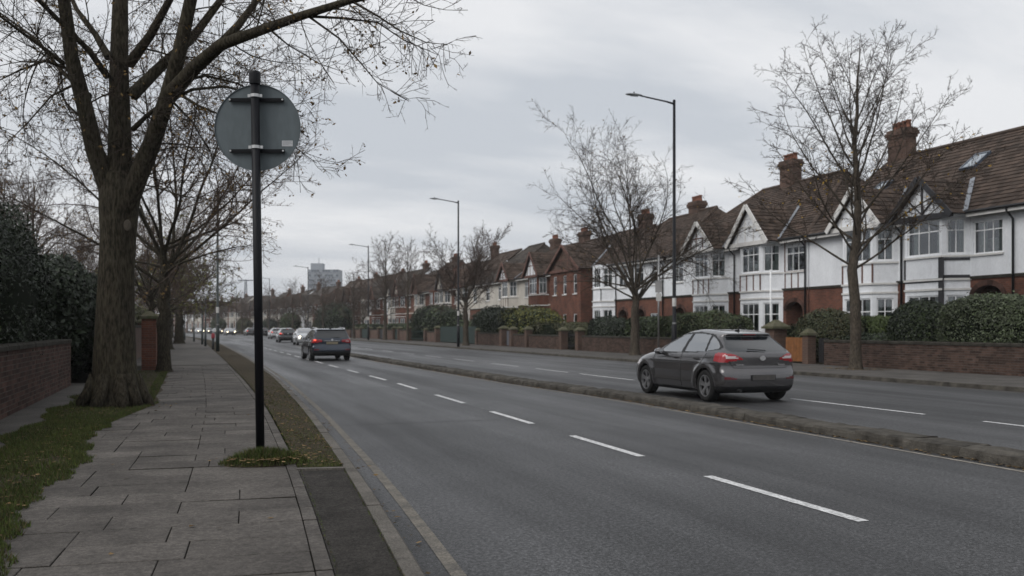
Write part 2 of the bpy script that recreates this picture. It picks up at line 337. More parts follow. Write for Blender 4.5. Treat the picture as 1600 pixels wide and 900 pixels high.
kerb_run('far_run', ki, srange(34, 60, 1) + srange(66, 420, 6), [(0, ZP), (0, ZP + .006), (.105, ZP + .006), (.135, -.02)], M['kerb'], lk)
rk = empty('right_kerb', (0, 0, 0)); tag(rk, kind='structure')
kerb_run('kerb_run', lambda s: RK, far, [(0, -.02), (.006, ZP + .004), (.13, ZP + .008), (.15, ZP - .02)], M['median_kerb'], rk)
# verge edging across at the end of the bitumen strip
MB().beam((pe(9.62) - .02, 9.64, ZP), (ki(9.6) - .004, 9.56, ZP), .09, .03).build('cross_edging', M['kerb'], lp)
# central reservation: narrow raised strip of weathered kerb blocks
cm = empty('central_reservation', (0, 0, 0)); tag(cm, kind='structure')
s = -4.; i = 0
while s < 58:
    e = s + .92; m = MB(); dz = R1.uniform(-.008, .008); dx = R1.uniform(-.012, .012); y0, y1 = s + .002, e - .002; a0, a1 = med(s) + dx, med(e) + dx + R1.uniform(-.01, .01)
    r = [R1.uniform(-.012, .012) for _ in range(8)]
    prof = [(0, -.05), (.012, .075), (.035, .112), (.16, .128), (.30, .122), (.46, .128), (.55, .11), (.575, .08), (.58, -.05)]
    rings = []
    for q, yy in enumerate((y0, y0 + .25, y0 + .5, y0 + .7, y1)):
        aa = a0 + (a1 - a0) * q / 4; rings.append([(aa + x + R1.uniform(-.008, .008), yy, z + (dz + R1.uniform(-.012, .012) if z > 0 else 0)) for x, z in prof])
    for A, C in zip(rings, rings[1:]):
        for j in range(len(prof) - 1): m.poly([A[j], C[j], C[j + 1], A[j + 1]])
    m.poly(rings[0][::-1]); m.poly(rings[-1]); m.build('kerb_block', M['median_kerb'], cm); s = e
# painted markings
mk_ = empty('road_markings', (0, 0, 0)); tag(mk_, kind='structure')
def mark(f, s0, s1, w, m, name='dash', z=.004, step=1.5):
    ss = srange(s0, s1, step); return strip(name, lambda s: f(s) - w / 2, lambda s: f(s) + w / 2, ss, z, m, mk_)
dl = lambda s: interp(DASH, s)
for a, b_ in [(1.9, 4.2), (6.17, 8.56), (10.11, 12.36), (14.1, 16.39), (18.36, 20.85), (23.0, 25.4), (27.15, 29.8), (31.9, 34.2)]: mark(dl, a, b_, .11, M['paint_white'])
s = 36.4
while s < 120: mark(dl, s, s + 2.5, .11, M['paint_white']); s += 4.4
for a, b_ in [(3.6, 7.4), (8.4, 12.15), (13.45, 17.3), (19.2, 23.0), (24.9, 28.9), (29.9, 33.1), (35, 38.5), (41, 44.5), (47, 50.5), (53, 56.5), (59, 62.5), (66, 69), (72, 75), (80, 83), (90, 93)]: mark(lambda s: 12.05, a, b_, .10, M['paint_white'])
mark(lambda s: ki(s) + .37, -8, 90, .095, M['paint_faded'], 'edge_line', step=1)
mark(lambda s: med(s) - .20, -4, 60, .075, M['paint_edge'], 'edge_line', step=1)
mark(lambda s: RK - .25, -4, 120, .08, M['paint_faded'], 'edge_line', step=2)
# tarred joint across the near lane
m = MB(); pts = [(ki(14.6) + .2 + i * .22, 14.75 + .10 * i / 10 + R1.uniform(-.018, .018)) for i in range(14)]
for (a, c), (d, e) in zip(pts, pts[1:]): m.poly([(a, c, .003), (d, e, .003), (d, e + .022, .003), (a, c + .022, .003)])
m.build('tarred_joint', M['tar'], mk_)
# ---- grass and litter
def blades(name, fn, n, hmin, hmax, mats, rng, lean=.6, wid=.006, zf=None):
    P = np.array([fn(rng) for _ in range(n)]); h = np.array([rng.uniform(hmin, hmax) for _ in range(n)])
    if P.shape[1] > 3: h = h * P[:, 3]
    a = np.array([rng.uniform(0, 6.283) for _ in range(n)]); la = np.array([rng.uniform(0, 6.283) for _ in range(n)]); lm = np.array([rng.uniform(.1, lean) for _ in range(n)])
    dx = np.stack([np.cos(a), np.sin(a), 0 * a], 1) * (wid * (.7 + h[:, None] * 8)); tip = P[:, :3] + np.stack([np.cos(la) * lm * h, np.sin(la) * lm * h, h], 1)
    v = np.stack([P[:, :3] - dx, P[:, :3] + dx, tip], 1).reshape(-1, 3); f = np.arange(3 * n).reshape(-1, 3)
    mi = np.array([rng.random() for _ in range(n)]); mi = (mi > .72).astype(int) if len(mats) > 1 else None
    return mk(name, npmesh(name, v, f, mi=mi), None, mats)
def fleaves(name, fn, n, size, m, rng):
    v = []; f = []
    for i in range(n):
        x, y, z = fn(rng); a = rng.uniform(0, 6.283); w = rng.uniform(*size); k = rng.uniform(.5, .9); c, s_ = math.cos(a), math.sin(a); t1, t2 = rng.uniform(-.3, .6), rng.uniform(-.3, .6)
        for u, w_, q in ((-1, 0, 0), (0, -k, t1), (1, 0, 0), (0, k, t2)): v.append((x + (u * c - w_ * s_) * w, y + (u * s_ + w_ * c) * w, z + q * w * .6))
        f.append((4 * i, 4 * i + 1, 4 * i + 2, 4 * i + 3))
    return mk(name, npmesh(name, v, f), None, [m])
R2 = random.Random(5)
def gpos(r):
    while True:
        s = r.uniform(2.2, 19.) if r.random() < .8 else r.uniform(19, 33); e0 = -2.15 + .10 * math.sin(s * 1.7) + .06 * math.sin(s * 4.1)
        e1 = (-1.10 + .09 * math.sin(s * 1.3) + .05 * math.sin(s * 5.3) + .03 * math.sin(s * 17)) if s < 15 else (-1.12 + (s - 15) * .15 if s < 19 else -.62)
        L = r.uniform(e0, e1); den = .55 + .45 * math.sin(L * 5 + s * 1.9) * math.sin(s * 2.3 - L * 3)
        if s > 16: den *= .45
        if s > 19.5: den *= .3 if L < -.85 else .6
        if min(L - e0, e1 - L) < .22: den = max(den, .9)
        if r.random() < den + .15: return (L, s, ZP + .006, 1.0 if s < 12 else 1.1)
tag(blades('verge_grass', gpos, 80000, .018, .055, [M['grass'], M['grass_dry']], R2, .9, .0042), 'short worn green grass on the strip between wall path and slabs', 'grass', kind='stuff')
def gpos2(r):
    while True:
        s = 9.7 + 30 * r.random() ** 1.6; a, b_ = pe(s) + .0, ki(s) - .005; L = r.uniform(a, b_)
        den = .75 - (s - 9.7) * .03 + .3 * math.sin(L * 9 + s * 2.1)
        if L - a < .07 or b_ - L < .05: den = max(den, .7)
        if r.random() < den: return (L, s, ZP + .004, 1)
tag(blades('kerbside_grass', gpos2, 6000, .010, .028, [M['grass'], M['grass_dry']], R2, 1.0, .0042), 'thin mossy grass on the verge beside the left kerb', 'grass', kind='stuff')
def gpos3(r):
    while True:
        x, y = r.gauss(0, .27), r.gauss(0, .17)
        if (x / .46) ** 2 + (y / .30) ** 2 < 1: break
    k = 1 - ((x / .46) ** 2 + (y / .30) ** 2); return (.72 + x + .02, 10.20 + y, ZP + .005 + .06 * max(0, k), .35 + k * .8)
tag(blades('pole_grass', gpos3, 4200, .035, .115, [M['grass'], M['grass_dry']], R2, .9, .0045), 'tuft of longer grass round the foot of the sign pole', 'grass', kind='stuff')
mound = MB(); mound.lathe([(.0, .085), (.16, .075), (.32, .035), (.44, -.02)], 20); mo = mound.build('pole_mound', M['soil'], None, True); mo.location = (.73, 10.2, ZP); mo.scale = (1.02, .66, 1); tag(mo, kind='structure')
def edgeweed(r):
    s = 2.5 + 20 * r.random() ** 1.3; side = r.random()
    if side < .4: return (ki(s) - .012 + r.gauss(0, .006), s, ZP, .6)
    if side < .7: return (pe(s) + .016 + r.gauss(0, .006), s, ZP, .6)
    return (ki(s) + .15 + abs(r.gauss(0, .02)), s, .0, .35)
tag(blades('joint_weeds', edgeweed, 2600, .008, .032, [M['grass'], M['grass_dry']], R2, 1.2, .0035), 'tiny weeds and moss growing in the joints along the kerb', 'grass', kind='stuff')
def lpos(r):
    q = r.random()
    if q < .17: s = r.uniform(3, 19); return (r.uniform(-2.1, -1.15), s, ZP + .03)
    if q < .27: s = r.uniform(9.8, 22); return (r.uniform(pe(s), ki(s)), s, ZP + .012)
    if q < .33: return (.73 + r.gauss(0, .24), 10.08 + r.gauss(0, .14), ZP + .075)
    if q < .72: s = 3 + 40 * r.random() ** 1.4; return (med(s) - abs(r.gauss(0, .07)), s, .012)
    if q < .90: return (21.25 + r.gauss(0, .55), 26.9 + r.gauss(0, .7), ZP + .02)
    if q < .95: return (-1.2 + r.gauss(0, .5), 18 + r.gauss(0, .8), ZP + .02)
    s = r.uniform(3, 30); return (r.choice([ki(s) + .17 + abs(r.gauss(0, .05)), r.uniform(-1, 1)]), s, .015 if r.random() < .6 else ZP + .01)
tag(fleaves('fallen_leaves', lpos, 4200, (.012, .034), M['leaf_fallen'], R2), 'fallen brown leaves scattered on verges and along the kerbs', 'leaves', kind='stuff')
# ------------------------------------------------------------------ houses
def face_wall(mb, P, Q, z0, z1, holes, m=0, depth=.14):
    """wall from P to Q (plan points, outside on the right of P->Q reversed) with rectangular openings and reveals"""
    P, Q = Vector((*P, 0)), Vector((*Q, 0)); e = (Q - P); W_ = e.length; e.normalize(); nrm = Vector((-e.y, e.x, 0))   # outward
    us = sorted({0, W_, *[h[0] for h in holes], *[h[1] for h in holes]}); zs = sorted({z0, z1, *[h[2] for h in holes], *[h[3] for h in holes]})
    def p(u, z, d=0): a = P + e * u - nrm * d; return (a.x, a.y, z)
    for i in range(len(us) - 1):
        for j in range(len(zs) - 1):
            uc, zc = (us[i] + us[i + 1]) / 2, (zs[j] + zs[j + 1]) / 2
            if any(h[0] < uc < h[1] and h[2] < zc < h[3] for h in holes): continue
            mb.poly([p(us[i], zs[j]), p(us[i], zs[j + 1]), p(us[i + 1], zs[j + 1]), p(us[i + 1], zs[j])], m)
    for h in holes:
        a, b_, c, d = h[:4]; D = depth
        mb.poly([p(a, c), p(a, c, D), p(a, d, D), p(a, d)], m); mb.poly([p(b_, c), p(b_, d), p(b_, d, D), p(b_, c, D)], m)
        mb.poly([p(a, d), p(a, d, D), p(b_, d, D), p(b_, d)], m); mb.poly([p(a, c), p(b_, c), p(b_, c, D), p(a, c, D)], m)
def window(root, P, Q, h, cols=3, lod=0, trans=.30, curtain=True, rec=.07, sill=M['board_white']):
    """white casement with transom lights; panes are separate sheets"""
    P, Q = Vector((*P, 0)), Vector((*Q, 0)); e = (Q - P).normalized(); nrm = Vector((-e.y, e.x, 0)); a, b_, c, d = h[:4]
    if e.length == 0: return
    ang = math.atan2(e.y, e.x); base = P + e * a - nrm * rec
    w, hh = b_ - a, d - c; F = .055; B_ = .04
    m = MB()                                                             # local: x along, y inward(+)?, z up
    def bx(x0, x1, z0, z1, t=.06): m.box(x0, x1, -t / 2, t / 2, z0, z1)
    bx(0, F, 0, hh); bx(w - F, w, 0, hh); bx(F, w - F, 0, F); bx(F, w - F, hh - F, hh)
    cw = (w - 2 * F) / cols; panes = []
    zt = hh - F - trans if trans else None
    for i in range(1, cols): bx(F + cw * i - B_ / 2, F + cw * i + B_ / 2, F, hh - F, .05)
    if trans: bx(F, w - F, zt - B_ / 2, zt + B_ / 2, .052)
    for i in range(cols):
        x0, x1 = F + cw * i + (B_ / 2 if i else 0), F + cw * (i + 1) - (B_ / 2 if i < cols - 1 else 0)
        if trans: panes += [(x0, x1, F, zt - B_ / 2), (x0, x1, zt + B_ / 2, hh - F)]
        else: panes.append((x0, x1, F, hh - F))
    o = m.build('window', M['upvc'], root); o.location = (base.x, base.y, c); o.rotation_euler = (0, 0, ang)
    if lod == 0:
        for x0, x1, z0, z1 in panes: MB().poly([(x0, 0.012, z0), (x0, .012, z1), (x1, .012, z1), (x1, .012, z0)]).build('pane', M['pane'], o)
    else:
        g = MB()
        for x0, x1, z0, z1 in panes: g.poly([(x0, 0.012, z0), (x0, .012, z1), (x1, .012, z1), (x1, .012, z0)])
        g.build('pane', M['pane'], o)
    if curtain:
        r = random.Random(int((base.x * 7 + base.y * 13 + c) * 100)); wd = w * r.uniform(.2, .34)
        for side in (0, 1):
            g = MB()
            x0, x1 = (F, F + wd) if side == 0 else (w - F - wd, w - F); nf = max(4, int(wd / .06))
            pts = [(x0 + (x1 - x0) * i / nf, -.16 - (.03 if i % 2 else 0)) for i in range(nf + 1)]
            for (ax, ay), (bx_, by) in zip(pts, pts[1:]): g.poly([(ax, ay, F), (bx_, by, F), (bx_, by, hh - F), (ax, ay, hh - F)])
            g.build('curtain', M['curtain'], o)
        if lod == 0 and r.random() < .5: q = F + hh * r.uniform(.25, .5); MB().poly([(F, -.3, F), (w - F, -.3, F), (w - F, -.3, q), (F, -.3, q)]).build('net_curtain', M['curtain'], o)
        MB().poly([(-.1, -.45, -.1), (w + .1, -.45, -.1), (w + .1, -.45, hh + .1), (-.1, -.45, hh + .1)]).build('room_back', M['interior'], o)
    if sill: MB().box(-.06, w + .06, -.02, rec + .07, -.07, -.002).build('sill', sill, o)
    return o
def slope_tiles(mb, A, Bp, Cp, Dp, course=.27, tw=.30, rng=None, th=.035):
    """overlapping tile courses on the roof plane A-B (eave, left to right) D-C (ridge)"""
    A, Bp, Cp, Dp = map(Vector, (A, Bp, Cp, Dp)); nrm = (Bp - A).cross(Dp - A)
    if nrm.length < 1e-6: nrm = (Bp - A).cross(Cp - A)
    nrm.normalize()
    H = max((Dp - A).length, (Cp - Bp).length); n = max(2, int(H / course))
    for i in range(n):
        t0, t1 = i / n, min(1, (i + 1.12) / n); l0, r0 = A.lerp(Dp, t0), Bp.lerp(Cp, t0); l1, r1 = A.lerp(Dp, t1), Bp.lerp(Cp, t1)
        w = (r0 - l0).length; k = max(1, int(round(w / tw)))
        for j in range(k):
            f0, f1 = j / k, (j + 1) / k
            if i % 2: f0, f1 = max(0, f0 - .5 / k), max(0, f1 - .5 / k) if j < k - 1 else 1
            if f1 - f0 < 1e-3: continue
            u = th + (rng.uniform(-.006, .012) if rng else 0); e_ = .004
            p0, p1, p2, p3 = l0.lerp(r0, f0 + e_ / max(w, .3)), l0.lerp(r0, f1 - e_ / max(w, .3)), l1.lerp(r1, f1), l1.lerp(r1, f0)
            a, b_, c, d = p0 + nrm * u, p1 + nrm * u, p2 + nrm * .006, p3 + nrm * .006
            mb.poly([a, b_, c, d]); mb.poly([p0, p1, b_, a]); mb.poly([p1, p2, c, b_]); mb.poly([p0, a, d, p3])
def chimney(root, x, y, zt, pots=4, wx=.62, wy=1.2, zb=7.0):
    m = MB(); m.box(x - wx / 2, x + wx / 2, y - wy / 2, y + wy / 2, zb, zt - .42); c = m.build('chimney', M['brickwall_brown'], root)
    k = MB()
    for i, (e, z0, z1) in enumerate(((.05, zt - .42, zt - .30), (.10, zt - .30, zt - .12), (.05, zt - .12, zt))): k.box(x - wx / 2 - e, x + wx / 2 + e, y - wy / 2 - e, y + wy / 2 + e, z0 + (.001 if i else 0), z1)
    k.build('corbel', M['brickwall_brown'], c)
    for i in range(pots):
        yy = y - wy / 2 + wy * (i + .5) / pots; MB().lathe([(.14, 0), (.12, .04), (.105, .30), (.13, .32), (.13, .38), (.09, .38), (.085, .1)], 10, (x, yy, zt)).build('chimney_pot', M['chimney_pot'], c, True)
def skylight(roof, y, v, sl, w=.8, h=1.1):
    (x0, z0), (x1, z1) = sl; L = math.hypot(x1 - x0, z1 - z0); ux, uz = (x1 - x0) / L, (z1 - z0) / L; nx, nz_ = -uz, ux
    def p(u, yy, d): return (x0 + ux * u + nx * d, yy, z0 + uz * u + nz_ * d)
    m = MB(); u0, u1 = v, v + h
    for (a, b_, c, d) in ((u0, u1, y, y + .07), (u0, u1, y + w - .07, y + w), (u0, u0 + .08, y + .07, y + w - .07), (u1 - .08, u1, y + .07, y + w - .07)):
        m.hexa([p(a, c, .0), p(b_, c, .0), p(b_, d, .0), p(a, d, .0), p(a, c, .11), p(b_, c, .11), p(b_, d, .11), p(a, d, .11)])
    o = m.build('skylight', M['tower_dark'], roof)
    MB().poly([p(u0 + .08, y + .07, .085), p(u1 - .08, y + .07, .085), p(u1 - .08, y + w - .07, .085), p(u0 + .08, y + w - .07, .085)]).build('skylight_glass', M['sky_glass'], roof)
mat('sky_glass', (.30, .34, .38), .12, .05, 2, spec=.8, metal=.35)
ZE, ZR, XR = 5.78, 9.55, 4.5        # eave height, ridge height, ridge distance behind the front wall
def house(s0, w, label, lod=0, name='terraced_house', bay=None, wing=None, flat=(), porch=None, upper='render_white', lower='brickwall', gable=None, hip0=0, hip1=0, chim=(), pipes=(), sky_=(), zr=ZR, tile='tile', group=None, bayup=None, gf=(), timber=None, ze=ZE):
    rng = random.Random(int(s0 * 100)); x0w, y0w = B(LH, s0 + w / 2)
    root = empty(name, (x0w, y0w, 0), bendyaw(s0 + w / 2), label, 'house', group); y_ = lambda y: y - w / 2
    U, Lo = M[upper], M[lower]; zs = 3.36
    # walls: P->Q chosen so that the outward normal faces the road (-x)
    def fh(lst): return [(h[0], h[1], h[2], h[3]) for h in lst]
    lowh = [h for h in gf]; wl = MB()
    if porch: lowh.append((porch[0], porch[1], .12, porch[2]))
    face_wall(wl, (0, y_(0)), (0, y_(w)), -.1, zs, lowh); D_ = 9.0
    wl.poly([(0, y_(0), -.1), (0, y_(0), zs), (D_, y_(0), zs), (D_, y_(0), -.1)]); wl.poly([(0, y_(w), -.1), (D_, y_(w), -.1), (D_, y_(w), zs), (0, y_(w), zs)]); wl.poly([(D_, y_(0), -.1), (D_, y_(w), -.1), (D_, y_(w), ze), (D_, y_(0), ze)])
    wl.build('lower_wall', Lo, root)
    wu = MB(); face_wall(wu, (0, y_(0)), (0, y_(w)), zs, ze, fh(flat)); e = .0
    wu.poly([(0, y_(0), zs), (0, y_(0), ze), (D_, y_(0), ze), (D_, y_(0), zs)]); wu.poly([(0, y_(w), zs), (D_, y_(w), zs), (D_, y_(w), ze), (0, y_(w), ze)])
    if not hip0: wu.poly([(0, y_(0), ze), (XR, y_(0), zr - .1), (D_, y_(0), ze)])
    if not hip1: wu.poly([(0, y_(w), ze), (D_, y_(w), ze), (XR, y_(w), zr - .1)])
    wu.build('upper_wall', U, root)
    MB().box(-.05, .02, y_(0) + .002, y_(w) - .002, zs - .06, zs + .05).build('string_course', M['coping'] if upper != 'brickwall' else M['render_cream'], root)
    for h in flat: window(root, (0, y_(0)), (0, y_(w)), h, h[4], lod)
    for h in gf: window(root, (0, y_(0)), (0, y_(w)), h, h[4], lod)
    if timber:
        for (a, b_) in timber:                                          # thin timbers framing the panel below a flush window
            mb = Each('timber', M['timber_brown'], root); k = 4
            for i in range(k): yy = y_(a + (b_ - a) * i / (k - 1)); mb.box(-.022, .0, yy - .035, yy + .035, zs + .055, 4.16)
            mb.box(-.024, .0, y_(a) - .035, y_(b_) + .035, 4.165, 4.22); mb.box(-.022, .0, y_(a) - .05, y_(a) + .02, 4.225, ze - .1); mb.box(-.022, .0, y_(b_) - .02, y_(b_) + .05, 4.225, ze - .1)
    if porch:
        a, b_, zt = y_(porch[0]), y_(porch[1]), porch[2]; r = (b_ - a) / 2; rise = min(r, .42); mb = MB(); cy = (a + b_) / 2; seg = 10
        arc = [(cy - r * math.cos(math.pi * i / seg), zt - rise + rise * math.sin(math.pi * i / seg)) for i in range(seg + 1)]
        for (ya, za), (yb, zb) in zip(arc, arc[1:]): mb.poly([(-.004, ya, za), (-.004, ya, zt + .002), (-.004, yb, zt + .002), (-.004, yb, zb)]); mb.poly([(-.004, ya, za), (-.004, yb, zb), (.3, yb, zb), (.3, ya, za)])
        p = mb.build('porch', M['brickwall_brown'], root); ib = MB()
        ib.poly([(.14, a, .12), (.14, a, zt), (1.3, a, zt), (1.3, a, .12)]); ib.poly([(.14, b_, .12), (1.3, b_, .12), (1.3, b_, zt), (.14, b_, zt)]); ib.poly([(1.3, a, .12), (1.3, a, zt), (1.3, b_, zt), (1.3, b_, .12)]); ib.poly([(.14, a, zt), (.14, b_, zt), (1.3, b_, zt), (1.3, a, zt)]); ib.poly([(0, a, .125), (1.3, a, .125), (1.3, b_, .125), (0, b_, .125)])
        ib.build('porch_lining', M['brickwall'], p)
        if lod == 0:
            ar = MB()                                                    # brick arch ring
            for (ya, za), (yb, zb) in zip(arc, arc[1:]):
                oa, ob = Vector((0, ya - cy, za - zt + rise)), Vector((0, yb - cy, zb - zt + rise)); oa, ob = oa.normalized() * .2, ob.normalized() * .2
                ar.hexa([(-.03, ya, za), (-.006, ya, za), (-.006, yb, zb), (-.03, yb, zb), (-.03, ya + oa.y, za + oa.z), (-.006, ya + oa.y, za + oa.z), (-.006, yb + ob.y, zb + ob.z), (-.03, yb + ob.y, zb + ob.z)])
            ar.build('arch_ring', M['brick_red'], p)
        d = MB(); d.box(1.18, 1.25, a + .18, b_ - .18, .14, 2.25); dd = d.build('door', M['door_white'], root)
        g = MB(); g.poly([(1.172, cy - .14, .9), (1.172, cy - .14, 1.95), (1.172, cy + .14, 1.95), (1.172, cy + .14, .9)]); g.build('pane', M['tower_dark'], dd)
        sg = MB(); sg.box(1.20, 1.26, a + .02, a + .16, .14, 2.5); sg.box(1.20, 1.26, b_ - .16, b_ - .02, .14, 2.5); sg.box(1.20, 1.26, a + .02, b_ - .02, 2.26, 2.42); sg.build('door_frame', M['upvc'], dd)
    # bay: canted, two storeys
    if bay:
        b0, b1 = y_(bay[0]), y_(bay[1]); dp = bay[2] if len(bay) > 2 else .8; ct = bay[3] if len(bay) > 3 else .55
        pts = [(0, b0), (-dp, b0 + ct), (-dp, b1 - ct), (0, b1)]; BM = M[bayup or upper]; zg0, zg1, zu0, zu1 = .95, 2.72, 4.26, 5.58
        mb = MB(); wins = []
        for i in range(3):
            P, Q = pts[i], pts[i + 1]; Ln = math.hypot(Q[0] - P[0], Q[1] - P[1]); mg = .13 if i == 1 else .16
            hs = [(mg, Ln - mg, zg0, zg1), (mg, Ln - mg, zu0, zu1)]; face_wall(mb, P, Q, 0, ze + .04, hs)
            wins += [(P, Q, h, (3 if Ln > 1.25 else 2) if i == 1 else (2 if Ln > .95 else 1)) for h in hs]
        mb.poly([(0, b0, ze + .04), (-dp, b0 + ct, ze + .04), (-dp, b1 - ct, ze + .04), (0, b1, ze + .04)][::-1]); mb.build('bay', BM, root)
        for P, Q, h, k in wins: window(root, P, Q, h, k, lod, sill=None, trans=.38 if h[3] > 4 else .5)
        def ring(z0, z1, o):                                             # mouldings round the bay
            st = MB()
            q = [(.0, b0 - o), (-dp - o, b0 + ct - o * .4), (-dp - o, b1 - ct + o * .4), (.0, b1 + o)]
            for i in range(3): a, c = q[i], q[i + 1]; st.hexa([(a[0], a[1], z0), (a[0] + o + .02, a[1], z0), (c[0] + o + .02, c[1], z0), (c[0], c[1], z0), (a[0], a[1], z1), (a[0] + o + .02, a[1], z1), (c[0] + o + .02, c[1], z1), (c[0], c[1], z1)])
            st.build('moulding', M['board_white'], root)
        ring(zs - .09, zs - .01, .07); ring(2.9, 2.98, .05); ring(zu0 - .12, zu0 - .05, .07); ring(.72, .80, .06)
        tm = Each('timber', M['timber_brown'] if (gable and gable[0] != 'black') else M['timber_black'], root)
        if bayup != 'brickwall' and lod < 2:
            P, Q = pts[1], pts[2]; Ln = Q[1] - P[1]
            for i, u in enumerate((0., .33, .67, 1.) if gable and gable[0] != 'black' else (0, 1)): yy = P[1] + Ln * u; tm.box(-dp - .024, -dp, yy - .04, yy + .04, zs + .0, zu0 - .125)
            if gable and gable[0] == 'black':
                tm.box(-dp - .03, -dp, P[1] - .10, P[1] + .16, 2.2, zu0 - .125); tm.box(-dp - .026, -dp, P[1] + .17, Q[1], zs - .14, zs - .0)
                a, c = Vector((*pts[0], 0)), Vector((*pts[1], 0)); 
                tm.beam((a.x - .02, a.y, zs + .05), (c.x - .02, c.y - .02, zs + .05), .03, .12); tm.beam((a.x - .02, a.y, zu0 - .2), (c.x - .02, c.y - .02, zu0 - .2), .03, .08)
    if wing:
        b0, b1 = y_(wing[0]), y_(wing[1]); dp = wing[2]; WM = M[wing[3]]; mb = MB(); Ln = b1 - b0; k = 3; hs = []
        for i in range(k):
            u = Ln * (i + .5) / k; hs += [(u - .32, u + .32, 3.95, 5.35), (u - .32, u + .32, 1.0, 2.5)]
        face_wall(mb, (-dp, b0), (-dp, b1), -.1, ze + .02, hs); mb.poly([(-dp, b0, -.1), (-dp, b0, ze), (0, b0, ze), (0, b0, -.1)]); mb.poly([(-dp, b1, -.1), (0, b1, -.1), (0, b1, ze), (-dp, b1, ze)])
        mb.build('wing', WM, root)
        for h in hs: window(root, (-dp, b0), (-dp, b1), h, 1, lod, trans=0 if lod else .6)
    # gable over the bay or wing
    TM = M[tile]
    rf = MB(); ov = .38; slope = (zr - ze) / (XR + ov)
    def rz(x): return ze + (x + ov) * slope
    a0, a1 = y_(0), y_(w); r0, r1 = a0 + hip0, a1 - hip1; oh0, oh1 = (ov if hip0 else 0), (ov if hip1 else 0)
    A, Bq, C_, Dq = (-ov, a0 - oh0, ze), (-ov, a1 + oh1, ze), (XR, r1, zr), (XR, r0, zr); XB = 2 * XR + ov
    rf.poly([A, Dq, C_, Bq]); rf.poly([(XB, a0 - oh0, ze), (XB, a1 + oh1, ze), C_, Dq])
    if hip0: rf.poly([A, (XB, a0 - oh0, ze), Dq])
    if hip1: rf.poly([Bq, C_, (XB, a1 + oh1, ze)])
    rf.poly([(-ov, a0 - oh0, ze - .01), (-ov, a1 + oh1, ze - .01), (.0, a1 + oh1, ze - .01), (.0, a0 - oh0, ze - .01)])
    roof = rf.build('roof', TM, root); tl = MB(); cw = (.27, .30) if lod == 0 else (.34, .62)
    if lod < 2:
        slope_tiles(tl, Bq, A, Dq, C_, *cw, rng)
        if hip0: slope_tiles(tl, A, (XR, a0 - oh0, ze), Dq, Dq, *cw, rng)
        if hip1: slope_tiles(tl, (XR, a1 + oh1, ze), Bq, C_, C_, *cw, rng)
    gsrc = (wing or bay)
    if gable:
        style, gy0, gy1, gz = gable[:4]; g0, g1 = y_(gy0), y_(gy1); gm = (g0 + g1) / 2; fx = -(gsrc[2] if len(gsrc) > 2 else .8) - .28; xb = (gz - ze) / slope - ov + .3; gb = ze - .08
        gr = MB(); gr.poly([(fx, g0, gb), (xb, g0 + .0, gb), (xb, gm, gz), (fx, gm, gz)]); gr.poly([(fx, g1, gb), (fx, gm, gz), (xb, gm, gz), (xb, g1, gb)]); gr.build('gable_roof', TM, roof)
        if lod < 2: slope_tiles(tl, (fx, g0, gb), (xb, g0, gb), (xb, gm, gz), (fx, gm, gz), *cw, rng); slope_tiles(tl, (xb, g1, gb), (fx, g1, gb), (fx, gm, gz), (xb, gm, gz), *cw, rng)
        wx = fx + .22; gi = MB(); gi.poly([(wx, g0 + .2, gb + .05), (wx, gm, gz - .12), (wx, g1 - .2, gb + .05)][::1]); gi.poly([(wx, g0 + .15, gb), (wx, g1 - .15, gb), (0, g1 - .15, gb), (0, g0 + .15, gb)])
        gg = gi.build('gable', M[gable[4]] if len(gable) > 4 else M['render_white'], root)
        bm = M['timber_black'] if style == 'black' else (M['timber_brown'] if style == 'brown' else M['board_white'])
        for (ya, sgn) in ((g0, -1), (g1, 1)): MB().beam((fx - .02, ya, gb - .06), (fx - .02, gm + sgn * .02, gz - .05), .05, .22, up=(0, sgn * 1, 1)).build('bargeboard', bm, gg)
        MB().box(wx - .10, wx - .003, g0 + .12, g1 - .12, gb - .10, gb + .10).build('tie_beam', bm, gg)
        tmb = Each('gable_timber', M['timber_black'] if style == 'black' else M['timber_brown'] if style != 'plain' else M['board_white'], gg); hh = gz - gb; w_ = g1 - g0
        sl2 = lambda y: gb + hh * (1 - abs(y - gm) / (w_ / 2))
        if style == 'black':
            tmb.box(wx - .03, wx, gm - .05, gm + .05, gb + .1, gz - .25); tmb.beam((wx - .02, gm - .0, gb + .12), (wx - .02, gm - w_ * .22, gb + hh * .48), .03, .08, up=(1, 0, 0)); tmb.beam((wx - .02, gm, gb + .12), (wx - .02, gm + w_ * .22, gb + hh * .48), .03, .08, up=(1, 0, 0))
        else:
            for q in (-.28, -.1, .1, .28): yy = gm + q * w_; tmb.box(wx - .02, wx, yy - .035, yy + .035, gb + .1, sl2(yy) - .2)
            tmb.box(wx - .022, wx, gm - w_ * .26, gm + w_ * .26, gb + hh * .42, gb + hh * .42 + .07)
        if lod == 0:
            vl = MB(); vx = lambda q: (q - ze) / slope - ov
            vl.beam((vx(gb) + .05, g0 - .0, gb + .12), (vx(gz) + .05, gm, gz + .12), .20, .02, up=(-slope, 0, 1)); vl.build('valley_lead', M['lead'], roof)
    if lod < 2: tag(tl.build('tiles', TM, roof), kind='stuff')
    rt = MB(); rt.tube([(XR, r0, zr + .02), (XR, r1, zr + .02)], .11, 6)
    if hip0: rt.tube([A, Dq], .10, 6)
    if hip1: rt.tube([Bq, C_], .10, 6)
    rt.build('ridge_tiles', TM, roof)
    # gutters, fascia, downpipes
    q0, q1 = a0 - oh0 * .6, a1 + oh1 * .6
    segs = [(q0, q1)]
    if gable: segs = [(q0, y_(gable[1]) + .05), (y_(gable[2]) - .05, q1)]
